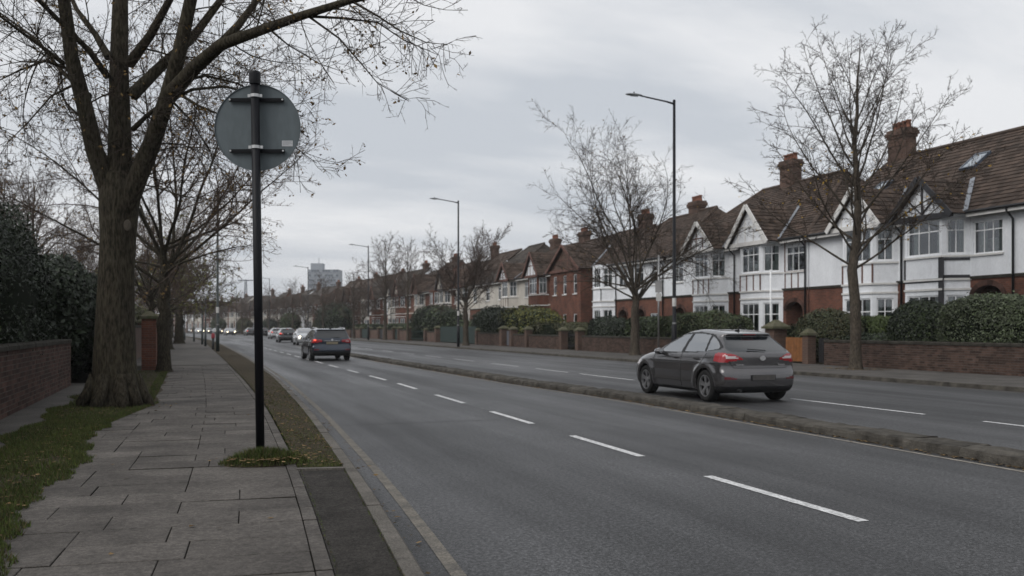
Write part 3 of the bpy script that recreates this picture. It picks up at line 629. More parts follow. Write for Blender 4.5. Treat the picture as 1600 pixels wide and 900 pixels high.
    for (c, d) in segs:
        if d - c > .1: MB().tube([(-ov - .03, c, ze - .03), (-ov - .03, d, ze - .03)], .06, 6).build('gutter', M['pipe_black'], root)
    for (c, d) in segs:
        if d - c > .1: MB().box(-ov + .01, -ov + .05, c, d, ze - .20, ze - .02).build('fascia', M['board_white'], root)
    if hip0: MB().box(-ov, 9, a0 - ov + .02, a0 - ov + .05, ze - .20, ze - .02).build('fascia', M['board_white'], root)
    for yy in pipes:
        MB().tube([(-ov, y_(yy), ze - .06), (-ov, y_(yy), ze - .16), (-.09, y_(yy), ze - .45), (-.09, y_(yy), .1)], .042, 8).build('downpipe', M['pipe_black'], root, True)
    for (yy, zt, k) in chim: chimney(root, XR + .1, y_(yy), zt, k)
    for (yy, v) in sky_: skylight(roof, y_(yy), v, ((-ov, ze + .03), (XR, zr + .03)))
    return root
# near terrace, right to left in the picture
house(19.6, 6.6, 'white house cut off by the right edge of the photo, with a roof window', flat=[(4.6, 5.9, 4.2, 5.4, 3)], bay=(.7, 3.9), gable=('black', .4, 4.0, 7.3), porch=(4.7, 6.0, 3.0), pipes=(.3,), chim=(), sky_=((5.05, 2.6),))
house(26.2, 5.8, 'white and brick house with black timbered gable beside the right edge', flat=[(.65, 2.0, 4.2, 5.42, 3)], bay=(2.15, 5.2), gable=('black', 1.95, 5.35, 7.25), porch=(.65, 2.0, 3.05), pipes=(.12, 5.7), chim=(), sky_=((4.3, 3.4),), bayup='render_white')
house(32.0, 6.1, 'white house with pale gable behind the nearest right-hand street tree', bay=(.2, 3.2), gable=('plain', .02, 3.4, 7.4), gf=[], flat=[], pipes=(), sky_=((3.4, 2.6),), chim=((5.3, 10.9, 4),))
house(38.2, 6.6, 'white house with brick arched porch and plain white gable, orange gate in front', flat=[(.3, 1.75, 4.2, 5.42, 3)], timber=[(.24, 1.82)], bay=(2.0, 5.3, .8, .75), gable=('plain', 1.75, 5.5, 7.65), porch=(.4, 1.75, 2.75), hip0=3.0, pipes=(.12, 6.3), chim=(), bayup='render_white')
house(44.8, 7.0, 'white house with white gable over the bay above the grey car', flat=[(5.4, 6.7, 4.2, 5.4, 2)], bay=(.4, 3.5, .8, .7), gable=('white', .2, 3.75, 7.3), hip1=3.0, porch=(5.2, 6.4, 2.7), pipes=(), chim=((1.4, 10.9, 4),), bayup='render_white')
house(51.8, 5.4, 'white house without gable behind the lamp post and grey pole', flat=[(1.3, 2.5, 4.2, 5.4, 2), (3.6, 4.8, 4.2, 5.4, 2)], hip0=2.2, gf=[(1.4, 2.6, 1.2, 2.4, 2)], porch=(3.4, 4.6, 2.7), pipes=(.8,), chim=((4.9, 9.9, 4),), zr=9.2)
house(57.2, 5.2, 'white house with narrow front bay behind the broad bare street tree', flat=[(.6, 1.9, 4.2, 5.4, 2)], bay=(2.5, 5.0), hip1=2.0, porch=(.6, 1.8, 2.7), pipes=(2.2,), chim=(), zr=9.1)
house(62.5, 6.8, 'red brick house with broad gable and three tall upper windows', upper='brickwall', wing=(.4, 6.4, 1.2, 'brickwall'), gable=('brown', .1, 6.7, 7.6, 'brickwall_brown'), pipes=(.2,), chim=((1.8, 9.9, 4),), zr=8.9)
house(69.4, 7.0, 'red brick house with pale timbered gable left of the broad gable house', upper='brickwall', bay=(3.0, 6.2), bayup='brickwall', gable=('brown', 2.8, 6.5, 7.7), flat=[(.7, 1.6, 4.1, 5.4, 1)], porch=(.5, 1.7, 2.7), pipes=(6.8,), chim=((6.5, 9.7, 6),), zr=8.8)
house(76.5, 6.8, 'cream house with narrow timbered gable behind the yellow-green shrub', upper='render_cream', bay=(3.4, 6.4), gable=('brown', 3.2, 6.6, 7.3), flat=[(.8, 1.8, 4.1, 5.4, 2)], porch=(.5, 1.7, 2.7), chim=((6.3, 9.7, 4),), zr=8.8)
house(83.4, 8.4, 'cream house with large plain brown roof behind the green fence', upper='render_cream', flat=[(1.0, 2.3, 4.1, 5.3, 2), (5, 6.3, 4.1, 5.3, 2)], gf=[(1.0, 2.2, 1.0, 2.4, 2), (3.2, 4.2, 1.0, 2.4, 2), (6, 7.2, 1.0, 2.4, 2)], hip0=2, hip1=2, zr=9.5, lod=1, tile='tile_grey')
FARL = ['first', 'second', 'third', 'fourth', 'fifth', 'sixth', 'seventh', 'eighth', 'ninth', 'tenth', 'eleventh', 'twelfth', 'thirteenth', 'fourteenth', 'fifteenth', 'sixteenth', 'seventeenth', 'eighteenth', 'nineteenth', 'twentieth', 'twenty-first', 'twenty-second', 'twenty-third', 'twenty-fourth', 'twenty-fifth', 'twenty-sixth', 'twenty-seventh', 'twenty-eighth', 'twenty-ninth', 'thirtieth', 'thirty-first', 'thirty-second', 'thirty-third', 'thirty-fourth', 'thirty-fifth']
s = 92.0; i = 0; rh = random.Random(3)
while s < 335:
    w = 7.0; br = i in (1, 2, 3, 4, 6, 8, 10, 12, 13) or (i > 14 and rh.random() < .6); v2 = rh.random()
    house(s, w, 'distant %s house with front bay, %s beyond the large plain roof' % ('red brick' if br else 'pale rendered', FARL[i]), lod=1 if s < 150 else 2, upper='brickwall' if br else ('render_white' if i % 3 else 'render_cream'), bay=(3.2, 6.2) if v2 < .75 else (.6, 3.4), bayup='render_cream' if i % 2 else None, gable=None if i % 5 == 2 else ('black' if i % 4 == 1 else 'brown', *((3.0, 6.5) if v2 < .75 else (.4, 3.6)), 7.5 + .6 * v2, 'render_cream' if i % 3 else 'brickwall_brown'), flat=[(.7, 2.1, 4.1, 5.4, 2)] if v2 < .75 else [(4.4, 5.8, 4.1, 5.4, 2)], gf=[(.8, 2.0, .95, 2.5, 2)] if v2 < .75 else [(4.5, 5.7, .95, 2.5, 2)], chim=((.2 + 3 * v2, 10.0 + .9 * rh.random(), 4),) if i % 2 else (), zr=8.9 + 1.0 * rh.random(), tile='tile' if rh.random() < .5 else 'tile_grey', group='distant terraced houses')
    s += w + .05; i += 1
# ------------------------------------------------------------------ trees, hedges, shrubs
def frustums(P, Q, r0, r1, n):
    P, Q = np.asarray(P), np.asarray(Q); r0, r1 = np.asarray(r0)[:, None], np.asarray(r1)[:, None]
    t = Q - P; t /= np.linalg.norm(t, axis=1)[:, None] + 1e-9; ref = np.where(np.abs(t[:, :1]) < .8, np.array([[1., 0, 0]]), np.array([[0, 1., 0]]))
    x = np.cross(t, ref); x /= np.linalg.norm(x, axis=1)[:, None] + 1e-9; y = np.cross(t, x); v = []
    for (c, r) in ((P, r0), (Q, r1)):
        for k in range(n): a = 2 * math.pi * k / n; v.append(c + (x * math.cos(a) + y * math.sin(a)) * r)
    v = np.stack(v, 1); m = len(P); base = np.arange(m)[:, None, None] * (2 * n)
    f = np.array([[k, (k + 1) % n, n + (k + 1) % n, n + k] for k in range(n)])[None] + base
    return v.reshape(-1, 3), f.reshape(-1, 4)
class Tree:
    def __init__(s, seed): s.r = random.Random(seed); s.limbs = []; s.seg = {2: [], 3: [], 4: []}; s.tips = []
    def rv(s): return Vector((s.r.gauss(0, 1), s.r.gauss(0, 1), s.r.gauss(0, 1)))
    def side(s, d, lo, hi, flat=0.):
        p = s.rv(); p.z *= 1 - flat; p = p - d * p.dot(d)
        if p.length < 1e-4: p = Vector((1, 0, 0))
        p.normalize(); a = s.r.uniform(lo, hi); return (d * math.cos(a) + p * math.sin(a)).normalized()
    def grow(s, p, d, ln, r, lv, c):
        """c: per-level dicts: seg length, wander, trop (z pull), every (spacing of children), frac (child length), lo/hi angle, rmin"""
        q = c[lv]; n = max(2, int(round(ln / q['seg']))); st = ln / n; pts = [p.copy()]; rad = [r]; acc = s.r.uniform(0, q.get('every', 9)) + q.get('bare', 0) * ln
        cu = s.rv() * q.get('curl', 0)
        for i in range(n):
            t = (i + 1) / n; d = d + s.rv() * q['wan'] + cu; d.z += q['trop'] + q.get('up', 0) * max(0, t - .55); d.normalize(); p = p + d * st; rr = max(q['rmin'], r * (1 - q.get('tap', .8) * t)); pts.append(p.copy()); rad.append(rr)
            if lv + 1 in c:
                acc -= st
                while acc < 0:
                    acc += q['every'] * s.r.uniform(.6, 1.4); b = p - d * st * s.r.random(); cl = ln * q['frac'] * (1 - .55 * t) * min(1, .4 + 1.5 * t) * s.r.uniform(.6, 1.25)
                    cl = max(cl, c[lv + 1]['min'])
                    s.grow(b, s.side(d, q['lo'], q['hi']), cl, max(c[lv + 1]['rmin'], min(rr * .62, cl * .012 + .003)), lv + 1, c)
        if lv <= 1: s.limbs.append((pts, rad, 8 if lv == 0 else 6))
        else:
            for i in range(n): s.seg[lv].append((pts[i], pts[i + 1], rad[i], rad[i + 1]))
            if lv == max(c): s.tips.append((pts[-1], d))
    def meshes(s):
        mb = MB()
        for pts, rad, n in s.limbs: mb.tube(pts, rad, n, cap=False)
        V = []; F = []; off = 0
        for lv, sg in s.seg.items():
            if not sg: continue
            a = np.array([(*p, *q, r0, r1) for p, q, r0, r1 in sg]); v, f = frustums(a[:, :3], a[:, 3:6], a[:, 6], a[:, 7], 4 if lv == 2 else 3); V.append(v); F.append(f + off); off += len(v)
        return mb, (np.concatenate(V), np.concatenate(F)) if V else None
    def leaves(s, frac, size, cond=None):
        v = []; r = s.r; k = 0; f = []
        for p, d in s.tips:
            if r.random() > frac or (cond and not cond(p)): continue
            for _ in range(r.choice((1, 1, 2, 3))):
                q = p + s.rv() * size * .8; a = s.rv().normalized() * size * r.uniform(.5, 1.1); b = s.rv(); b = (b - a * b.dot(a) / a.length_squared).normalized() * a.length * .55
                v += [q - a, q - b, q + a, q + b]; f.append((k, k + 1, k + 2, k + 3)); k += 4
        return (np.array([tuple(x) for x in v]).reshape(-1, 3), np.array(f).reshape(-1, 4)) if f else None
def link_tree(t, root, bark, twig, leaf=None, lf=0, ls=.05, cond=None):
    mb, tw = t.meshes(); mb.build('trunk', M[bark], root, True)
    if tw: mk('crown', npmesh('crown', *tw, smooth=True), root, [M[twig]])
    if leaf:
        q = t.leaves(lf, ls, cond)
        if q: tag(mk('leaves', npmesh('leaves', *q), root, [M[leaf]]), kind='stuff')
def flare(r, h=0): return [(-.25, r * 1.75), (0.0, r * 1.55), (.10, r * 1.30), (.30, r * 1.13), (.7, r * 1.03), (1.2, r)]
def bare_tree(seed, H, R, fork, r, nlimb, e0, e1, leader=True, dens=1., lean=(0, 0), fine=1., trop=.028):
    """upright street tree: trunk, limbs ending on an egg-shaped envelope, three orders of twigs"""
    t = Tree(seed); rg = t.r; zc = fork + (H - fork) * .42; top = Vector((lean[0], lean[1], H * (.93 if leader else fork / H + .12)))
    tr = []; rad = []
    for z, rr in flare(r): tr.append(Vector((rg.gauss(0, .006), rg.gauss(0, .006), z))); rad.append(rr)
    n = 9; z0 = 1.2
    for i in range(1, n + 1):
        u = i / n; z = z0 + (top.z - z0) * u; tr.append(Vector((lean[0] * u + rg.gauss(0, .04), lean[1] * u + rg.gauss(0, .04), z))); rad.append(max(.015, r * (1 - (.93 if leader else .45) * max(0, (z - fork * .8)) / (top.z - fork * .8)) if z > fork * .8 else r * .96))
    t.limbs.append((tr, rad, 12))
    def trunk_at(z):
        for a, b, ra, rb in zip(tr, tr[1:], rad, rad[1:]):
            if a.z <= z <= b.z: u = (z - a.z) / (b.z - a.z); return a.lerp(b, u), ra + (rb - ra) * u
        return tr[-1], rad[-1]
    c = {1: dict(seg=.40, wan=.06, curl=.022, trop=trop, every=.32 / dens, frac=.44, lo=.5, hi=1.0, rmin=.0065 * fine, tap=.90, bare=.25),
         2: dict(seg=.24, wan=.11, curl=.06, trop=.02, every=.18 / dens, frac=.42, lo=.5, hi=1.1, rmin=.005 * fine, min=.4),
         3: dict(seg=.20, wan=.13, trop=.015, every=.13 / dens, frac=.4, lo=.5, hi=1.1, rmin=.0042 * fine, min=.22),
         4: dict(seg=.14, wan=.15, trop=.01, rmin=.0036 * fine, min=.10)}
    for k in range(nlimb):
        u = (k + rg.random() * .8) / nlimb; z = fork + (H * .80 - fork) * u ** 1.25 if leader else fork + (top.z - fork) * rg.random(); p, rr = trunk_at(z)
        az = k * 2.399 + rg.uniform(-.35, .35); el = e0 + (e1 - e0) * u + rg.uniform(-.12, .12); d = Vector((math.cos(az) * math.cos(el), math.sin(az) * math.cos(el), math.sin(el)))
        L = .5                                                     # walk out to the envelope
        while L < H:
            q = p + d * L; e = math.hypot(q.x, q.y) / R; zz = (q.z - zc) / (H - zc if q.z > zc else zc - fork * .55)
            if e * e + zz * zz > 1: break
            L += .2
        t.grow(p, d, max(1.0, L * rg.uniform(.85, 1.05)), min(rr * .45, .0068 * L + .009), 1, c)
    return t
def street_tree(t, x, y, label, bark='bark_grey', twig='twig', leaf='leaf_yellow', lf=.03, ls=.05, rz=0, group='bare street trees', cond=None):
    root = empty('street_tree', (x, y, ZP), rz, label, 'tree', group); link_tree(t, root, bark, twig, leaf, lf, ls, cond); return root
# --- the big tree by the pavement, limbs taken from the photo
BT = px(180, 635, 17.07); bx_, by_ = BT.x, BT.y
def lp_(x, y, D): q = px(x, y, D); return Vector((q.x - bx_, q.y - by_, q.z - ZP))
T = Tree(21); rr_ = T.r
RS = .92
tr = [Vector((0, 0, z)) for z in (-.3, 0, .12, .35, .8, 1.6, 2.4, 3.0, 3.5, 3.8, 4.1, 4.35)]; ra_ = [.62, .53, .475, .43, .395, .355, .328, .330, .365, .375, .33, .18]
for i, v in enumerate(tr): v.x += (.04, .03, .02, 0, -.01, 0, .02, .05, .06, .07, .08, .08)[i]
T.limbs.append((tr, [q * RS for q in ra_], 24))
for a in range(9):                                                  # root buttresses
    az = a * .698 + rr_.uniform(-.2, .2); d = Vector((math.cos(az), math.sin(az), 0)); L = rr_.uniform(.48, .72)
    T.limbs.append(([d * .30 + Vector((0, 0, .55)), d * .42 + Vector((0, 0, .25)), d * .56 + Vector((0, 0, .07)), d * L + Vector((0, 0, -.06))], [.14, .13, .10, .04], 7))
CF = {1: dict(seg=.18, wan=.07, curl=.065, trop=-.018, up=.07, every=.25, frac=.46, lo=.5, hi=1.1, rmin=.0042, tap=.88, bare=.05),
      2: dict(seg=.14, wan=.10, curl=.09, trop=-.03, up=.11, every=.14, frac=.40, lo=.45, hi=1.1, rmin=.0038, min=.45),
      3: dict(seg=.08, wan=.14, curl=.12, trop=-.02, up=.10, every=.085, frac=.38, lo=.5, hi=1.15, rmin=.0027, min=.2),
      4: dict(seg=.06, wan=.18, trop=0, rmin=.0023, min=.06)}
def limb(pts, r0, r1, kids=True, every=.42, kl=(1.1, 2.6), z_hi=9.5):
    P = [lp_(*p) if len(p) == 3 and not isinstance(p, Vector) else p for p in pts]; n = len(P); T.limbs.append((P, [r0 + (r1 - r0) * (i / (n - 1)) ** .8 for i in range(n)], 12 if r0 > .12 else 8))
    if not kids: return
    tot = 0
    for i in range(n - 1):
        a, b = P[i], P[i + 1]; L = (b - a).length; d = (b - a).normalized(); k = 0.
        while k < L:
            u = (i + k / L) / (n - 1); p = a + d * k
            if u > .10:
                hi = p.z > z_hi; e = every * (2.2 if hi else 1.)
                rad = r0 + (r1 - r0) * u; dd = T.side(d, .6, 1.25); dd.z -= .12; dd.normalize(); cl = rr_.uniform(*kl) * (1.15 - .4 * u)
                T.grow(p, dd, cl, min(rad * .42, .004 + .0050 * cl), 1 if not hi else 2, CF); k += e * rr_.uniform(.6, 1.4)
            else: k += .2
LF = []
limb([(184, 335, 17), (168, 290, 17), (148, 235, 16.8), (132, 165, 16.6), (112, 90, 16.4), (100, 0, 16.2), (85, -120, 16), (70, -260, 15.9)], .20, .07)
limb([(188, 330, 17), (187, 200, 17.1), (186, 100, 17.2), (188, 0, 17.3), (196, -150, 17.4), (200, -330, 17.4)], .235, .08)
limb([(192, 335, 17), (212, 285, 16.95), (237, 225, 16.8), (262, 150, 16.6), (282, 75, 16.4), (300, -10, 16.2), (325, -140, 16), (350, -280, 15.8)], .20, .07)
limb([(262, 152, 16.6), (305, 105, 16.0), (345, 70, 15.5), (400, 50, 15.0), (470, 25, 14.4), (550, 0, 13.9), (600, -10, 13.7), (640, -12, 13.6)], .14, .022, every=.34, kl=(.7, 2.0))
limb([(205, 150, 17.0), (250, 105, 17.2), (300, 60, 17.5), (345, 0, 17.8), (390, -80, 18)], .12, .05)
limb([(202, 100, 17.1), (235, 55, 16.8), (265, 0, 16.5), (300, -90, 16.2)], .10, .045)
limb([(345, 70, 15.5), (372, 40, 15.6), (398, 5, 15.7), (430, -60, 15.8)], .085, .035)
limb([(208, 202, 17.0), (228, 182, 16.8), (248, 166, 16.7), (300, 140, 16.3), (350, 135, 16), (420, 150, 15.8), (470, 175, 15.6)], .05, .010, every=.18, kl=(.5, 1.3))
limb([(170, 90, 17), (150, 55, 17.2), (120, 15, 17.4), (95, -40, 17.6)], .075, .03)
limb([(168, 120, 17), (140, 80, 16.6), (100, 40, 16.2), (60, 0, 15.8), (10, -50, 15.5)], .065, .03)
limb([(100, 100, 16.5), (75, 80, 16.3), (40, 55, 16), (0, 25, 15.7), (-60, 0, 15.4)], .045, .016, every=.18)
limb([(100, 105, 16.5), (70, 95, 16.1), (30, 110, 15.6), (-10, 130, 15.2)], .035, .008, every=.16, kl=(.6, 1.5))
limb([(140, 150, 16.7), (95, 110, 17.4), (55, 60, 18), (0, 20, 18.6)], .05, .015, every=.2)
limb([(272, 130, 16.5), (320, 118, 16.9), (370, 130, 17.2), (430, 160, 17.5), (480, 215, 17.8)], .035, .006, every=.16, kl=(.5, 1.4))
limb([(268, 140, 16.5), (310, 165, 16.2), (370, 190, 16.0), (440, 215, 15.9), (495, 255, 15.9)], .030, .005, every=.16, kl=(.5, 1.3))
limb([(550, 2, 13.9), (590, 25, 13.7), (625, 48, 13.5), (665, 66, 13.4), (700, 70, 13.3)], .020, .004, every=.18, kl=(.25, .7))
limb([(470, 25, 14.4), (530, 28, 14.2), (590, 35, 14), (630, 62, 13.8), (685, 86, 13.7)], .024, .004, every=.18, kl=(.25, .8))
limb([(480, 24, 14.4), (530, 60, 14.2), (565, 100, 14.1), (590, 130, 14.0), (636, 156, 14)], .018, .004, every=.17, kl=(.3, .9))
limb([(420, 45, 14.9), (450, 70, 15.2), (500, 100, 15.4), (545, 115, 15.5)], .018, .004, every=.17, kl=(.3, .9))
limb([(262, 150, 16.6), (300, 190, 17.2), (330, 240, 17.6), (380, 262, 17.9)], .022, .005, every=.18, kl=(.4, 1.0))
limb([(120, 130, 16.6), (80, 150, 16.2), (45, 190, 15.9), (5, 230, 15.8)], .025, .005, every=.18, kl=(.4, 1.2))
big = empty('street_tree', (bx_, by_, ZP), 0, 'large dark bare tree with thick forked trunk beside the brick wall', 'tree', 'bare street trees')
link_tree(T, big, 'bark', 'twig', 'leaf_brown', .15, .040)
q = lp_(199, 352, 17.07 - .42); kn = MB(); kn.lathe([(.0, .045), (.055, .045), (.075, .02), (.095, .035), (.115, 0.01), (.12, -.06)], 16); k_ = kn.build('branch_scar', M['cut_wood'], big, True); k_.location = q; k_.scale = (.55, .85, .35); k_.rotation_euler = (math.radians(90), 0, -TH + .15)
# --- right-hand street trees
ta = bare_tree(31, 11.6, 4.0, 3.3, .18, 27, .50, 1.15, True, 1.3, (.1, 0), fine=1.35)
r_t1 = street_tree(ta, *gnd(1337, 577, ZP), 'bare street tree in front of the white houses at right', leaf='leaf_yellow', lf=.05, ls=.06, cond=lambda p: p.z < 7.2)
tb = bare_tree(41, 12.2, 5.4, 2.2, .22, 21, .20, 1.38, False, .95, fine=1.3, trop=.010)
r_t2 = street_tree(tb, *gnd(992, 555, ZP), 'broad bare street tree with many upright limbs left of the grey car', leaf='leaf_brown', lf=.04, ls=.06)
tc_ = bare_tree(33, 10.2, 3.7, 2.4, .22, 22, .35, 1.25, False, 1.2, fine=2.0)
r_t3 = street_tree(tc_, *gnd(728, 540, ZP), 'bare street tree in front of the green fence', twig='twig_far', leaf=None)
td = bare_tree(34, 12.0, 4.0, 2.6, .20, 28, .45, 1.15, True, 1.05, fine=2.2)
r_t4 = street_tree(td, *gnd(602, 531, ZP), 'bare street tree beside the third lamp post on the right', twig='twig_far', leaf=None)
te = bare_tree(35, 10.8, 2.7, 3.0, .13, 24, .6, 1.2, True, 1.0, fine=2.4)
street_tree(te, *gnd(637, 533, ZP), 'slender bare street tree between two broader ones on the right', twig='twig_far', leaf=None)
# --- left row
tf = bare_tree(36, 11.0, 5.6, 2.7, .19, 16, .22, 1.15, False, 1.1, fine=1.25)
l_t2 = street_tree(tf, *gnd(256, 581, ZP), 'bare tree with brown and yellow leaves behind the big trunk', bark='bark', twig='twig_far', leaf='leaf_brown', lf=.24, ls=.05)
tg = bare_tree(37, 9.0, 5.2, 2.2, .38, 22, .15, 1.1, False, 1.0, fine=2.6)
l_t3 = street_tree(tg, *gnd(280, 537, ZP), 'squat spreading tree with olive leaves far along the left pavement', bark='bark', twig='twig_far', leaf='hedge_yellow', lf=.25, ls=.11)
def again(src, L, s, label, sc=1., rz=0., cat='tree', twig=None, group='bare street trees', gx=None):
    o = copy_tree(src); x, y = B(L, s); o.location = (x, y, ZP); o.rotation_euler = (0, 0, rz); o.scale = (sc, sc, sc * (gx or 1)); tag(o, label, cat, group)
    if twig:
        for ch in o.children:
            if ch.name.startswith('crown'): ch.material_slots[0].link = 'OBJECT'; ch.material_slots[0].material = M[twig]
    return o
again(l_t2, -1.6, 47, 'brown-leaved left-hand tree just nearer than the slim lamp column', .8, 2.0)
again(l_t3, -1.4, 66, 'olive-leaved left-hand tree just beyond the slim lamp column', .95, 1.0)
for i, (L, s, sc) in enumerate([(-1.0, 112, .9), (-1.0, 135, .95), (-1.0, 160, 1.0), (-1, 188, 1.), (-1, 215, 1.0), (-1, 250, 1.05), (-1, 290, 1.1)]):
    again((r_t4, l_t2)[i % 2], L, s, '%s of the far reddish bare trees along the left pavement' % FARL[i], sc, i * 1.3, twig='twig_red', group='far trees on the left')
for i, (L, s, sc) in enumerate([(-6.5, 30, .8), (-8.5, 37, .9), (-6.2, 45, .85), (-9, 55, .95), (-7, 70, .9), (-10, 24, .75), (-12, 33, .9), (-8, 90, 1.)]):
    again((r_t4, r_t2, r_t1)[i % 3], L, s, '%s bare garden tree behind the dark left hedge' % FARL[i], sc * .85, i * 1.1, twig='twig_far', group='bare garden trees on the left')
for i, (L, s, sc) in enumerate([(20.8, 124, .9), (24.6, 136, .9), (20.8, 146, .95), (24.8, 157, 1.), (20.5, 170, 1.), (25, 181, .9), (20.5, 194, 1.), (25, 206, 1.), (20.5, 222, .95), (25, 236, 1.), (20.5, 252, 1.), (24, 268, 1.), (20.5, 288, 1.)]):
    again((r_t4, r_t3)[i % 2], L, s, '%s far bare tree on the right beyond the third lamp post' % FARL[i], sc * .82, i * 1.7, twig='twig_far', group='far trees on the right')
# --- hedges and shrubs: solid dark core with thousands of leaf faces
def lump(p, k=2.2): return math.sin(p[0] * k * 1.3 + p[1] * .9) * .5 + math.sin(p[1] * k * 1.7 - p[2] * 1.3) * .3 + math.sin(p[2] * k * 2.1 + p[0]) * .3
def bush(name, L, s, z, rx, ry, h, label, leaf, n=2500, ls=.06, sq=2.6, seed=0, cat='hedge', group=None, amp=.12, two=None, rz=0.):
    """super-ellipsoid body: half widths rx (across) ry (along the street), height h"""
    rg = np.random.default_rng(seed or int(L * 31 + s * 17 + 900)); root = empty(name, (*B(L, s), z), bendyaw(s) + rz, label, cat, group)
    def shape(u):
        q = np.sign(u) * np.abs(u) ** (2. / sq); k = q / (np.sum(np.abs(q) ** sq, 1) ** (1 / sq))[:, None]; p = k * np.array([rx, ry, h / 2]); p[:, 2] += h / 2
        w = np.sin(p[:, 0] * 2.9 + p[:, 1] * 1.1 + seed) * .5 + np.sin(p[:, 1] * 3.7 - p[:, 2] * 2.3) * .35 + np.sin(p[:, 2] * 4.6 + p[:, 0] * 2) * .3
        c = np.array([0, 0, h * .5]); return c + (p - c) * (1 + amp * w)[:, None]
    nu, nv = 18, 12; uu = []
    for j in range(nv + 1):
        ph = math.pi * j / nv - math.pi / 2
        for i in range(nu): a = 2 * math.pi * i / nu; uu.append((math.cos(ph) * math.cos(a), math.cos(ph) * math.sin(a), math.sin(ph)))
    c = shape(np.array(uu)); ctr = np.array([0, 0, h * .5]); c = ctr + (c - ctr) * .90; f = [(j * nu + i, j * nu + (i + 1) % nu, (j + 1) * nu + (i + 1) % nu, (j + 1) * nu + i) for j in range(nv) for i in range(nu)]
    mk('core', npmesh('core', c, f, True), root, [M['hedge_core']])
    d = rg.normal(size=(n, 3)); d /= np.linalg.norm(d, axis=1)[:, None]; p = shape(d); p = ctr + (p - ctr) * (rg.uniform(.90, 1.03, n) + (rg.random(n) < .05) * rg.uniform(0, .10, n))[:, None]; p = p[p[:, 2] > .02]; m = len(p)
    nd = (p - ctr) / np.array([rx, ry, h / 2]) ** 1.2; nd /= np.linalg.norm(nd, axis=1)[:, None]; nd = nd + rg.normal(size=(m, 3)) * .65; nd /= np.linalg.norm(nd, axis=1)[:, None]
    a = np.cross(nd, rg.normal(size=(m, 3))); a /= np.linalg.norm(a, axis=1)[:, None]; b = np.cross(nd, a); sz = ls * rg.uniform(.5, 1.2, m)[:, None]; a *= sz; b *= sz * .5
    v = np.stack([p - a, p - b + nd * sz * .12, p + a, p + b + nd * sz * .12], 1).reshape(-1, 3); mi = (rg.random(m) < .3).astype(int) if two else None
    mk('foliage', npmesh('foliage', v, np.arange(4 * m).reshape(-1, 4), mi=mi), root, [M[leaf]] + ([M[two]] if two else [])); return root
# left: tall dark evergreen behind the wall
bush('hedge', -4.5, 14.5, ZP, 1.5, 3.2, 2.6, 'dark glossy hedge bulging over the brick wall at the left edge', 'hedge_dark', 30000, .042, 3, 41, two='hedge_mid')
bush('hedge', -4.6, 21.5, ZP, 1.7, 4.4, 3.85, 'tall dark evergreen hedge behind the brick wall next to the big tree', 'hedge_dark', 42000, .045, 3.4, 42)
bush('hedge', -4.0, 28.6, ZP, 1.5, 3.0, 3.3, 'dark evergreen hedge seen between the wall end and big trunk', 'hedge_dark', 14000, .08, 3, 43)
bush('hedge', -4.2, 16.4, ZP + .2, 1.3, 2.2, 2.2, 'rounded olive shrub above the left brick wall', 'hedge_mid', 16000, .042, 2.6, 44)
bush('hedge', -3.2, 33.0, ZP, 1.2, 2.6, 2.9, 'dark hedge between the big trunk and brick gate pier', 'hedge_dark', 8000, .09, 3, 45)
for i, s in enumerate((44, 56, 70, 86, 104)): bush('hedge', -4.2, s, ZP, 1.6, 6.5, 2.6 + .3 * (i % 2), '%s long garden hedge beyond the gate piers on the left' % FARL[i], 'hedge_brown' if i % 2 else 'hedge_mid', 5000, .14, 3, 50 + i, group='far left hedges')
# right gardens
def rb(xa, xb, Lc, rx, h, label, leaf, z=ZP, n=6000, ls=.07, sq=2.6, seed=0, two=None, cat='hedge', amp=.12, name='hedge'):
    sa, sb = s_at(xa, Lc), s_at(xb, Lc); return bush(name, Lc, (sa + sb) / 2, z, rx, abs(sa - sb) / 2, h, label, leaf, n, ls, sq, seed, cat, None, amp, two)
rb(1486, 1640, 24.2, 1.2, 2.25, 'big rounded grey-green hedge above the wall at the right edge', 'hedge_grey', ZP + .2, 30000, .048, 2.8, 61, 'hedge_mid', amp=.07)
rb(1402, 1484, 24.3, 1.0, 2.15, 'round dark bush left of the biggest hedge at right', 'hedge_dark', ZP + .2, 20000, .048, 2.3, 62, 'hedge_mid', amp=.06)
rb(1335, 1405, 25.6, .7, 1.75, 'neatly clipped bright green hedge behind the nearest right street tree', 'hedge_bright', ZP + .1, 14000, .045, 5, 63, amp=.03)
rb(1330, 1412, 23.7, .55, 1.1, 'low creeping shrub spilling along the wall top behind the street tree', 'hedge_dark', ZP + .1, 6000, .06, 3, 64, 'hedge_mid')
rb(1258, 1336, 24.2, .9, 2.05, 'loose olive shrub beside the orange gate pier', 'hedge_brown', ZP, 16000, .05, 2.4, 65, 'hedge_grey')
rb(1218, 1250, 24.6, .5, 1.5, 'dark twiggy shrub behind the orange gate', 'hedge_core', ZP, 2500, .05, 2.3, 66, 'hedge_brown')
rb(1042, 1158, 24.0, .9, 2.15, 'long mixed hedge behind the grey car roof', 'hedge_mid', ZP, 22000, .055, 3.2, 67, 'hedge_brown')
rb(985, 1050, 24.0, .9, 2.0, 'mid green hedge behind the grey sign pole', 'hedge_mid', ZP, 7000, .08, 3, 68)
rb(928, 982, 23.9, 1.0, 2.05, 'dark rounded bush left of the broad street tree trunk', 'hedge_dark', ZP, 7000, .08, 2.4, 69)
rb(832, 925, 24.0, .8, 1.75, 'long brownish clipped hedge behind the wall with gate piers', 'hedge_brown', ZP, 8000, .08, 4, 70, amp=.06)
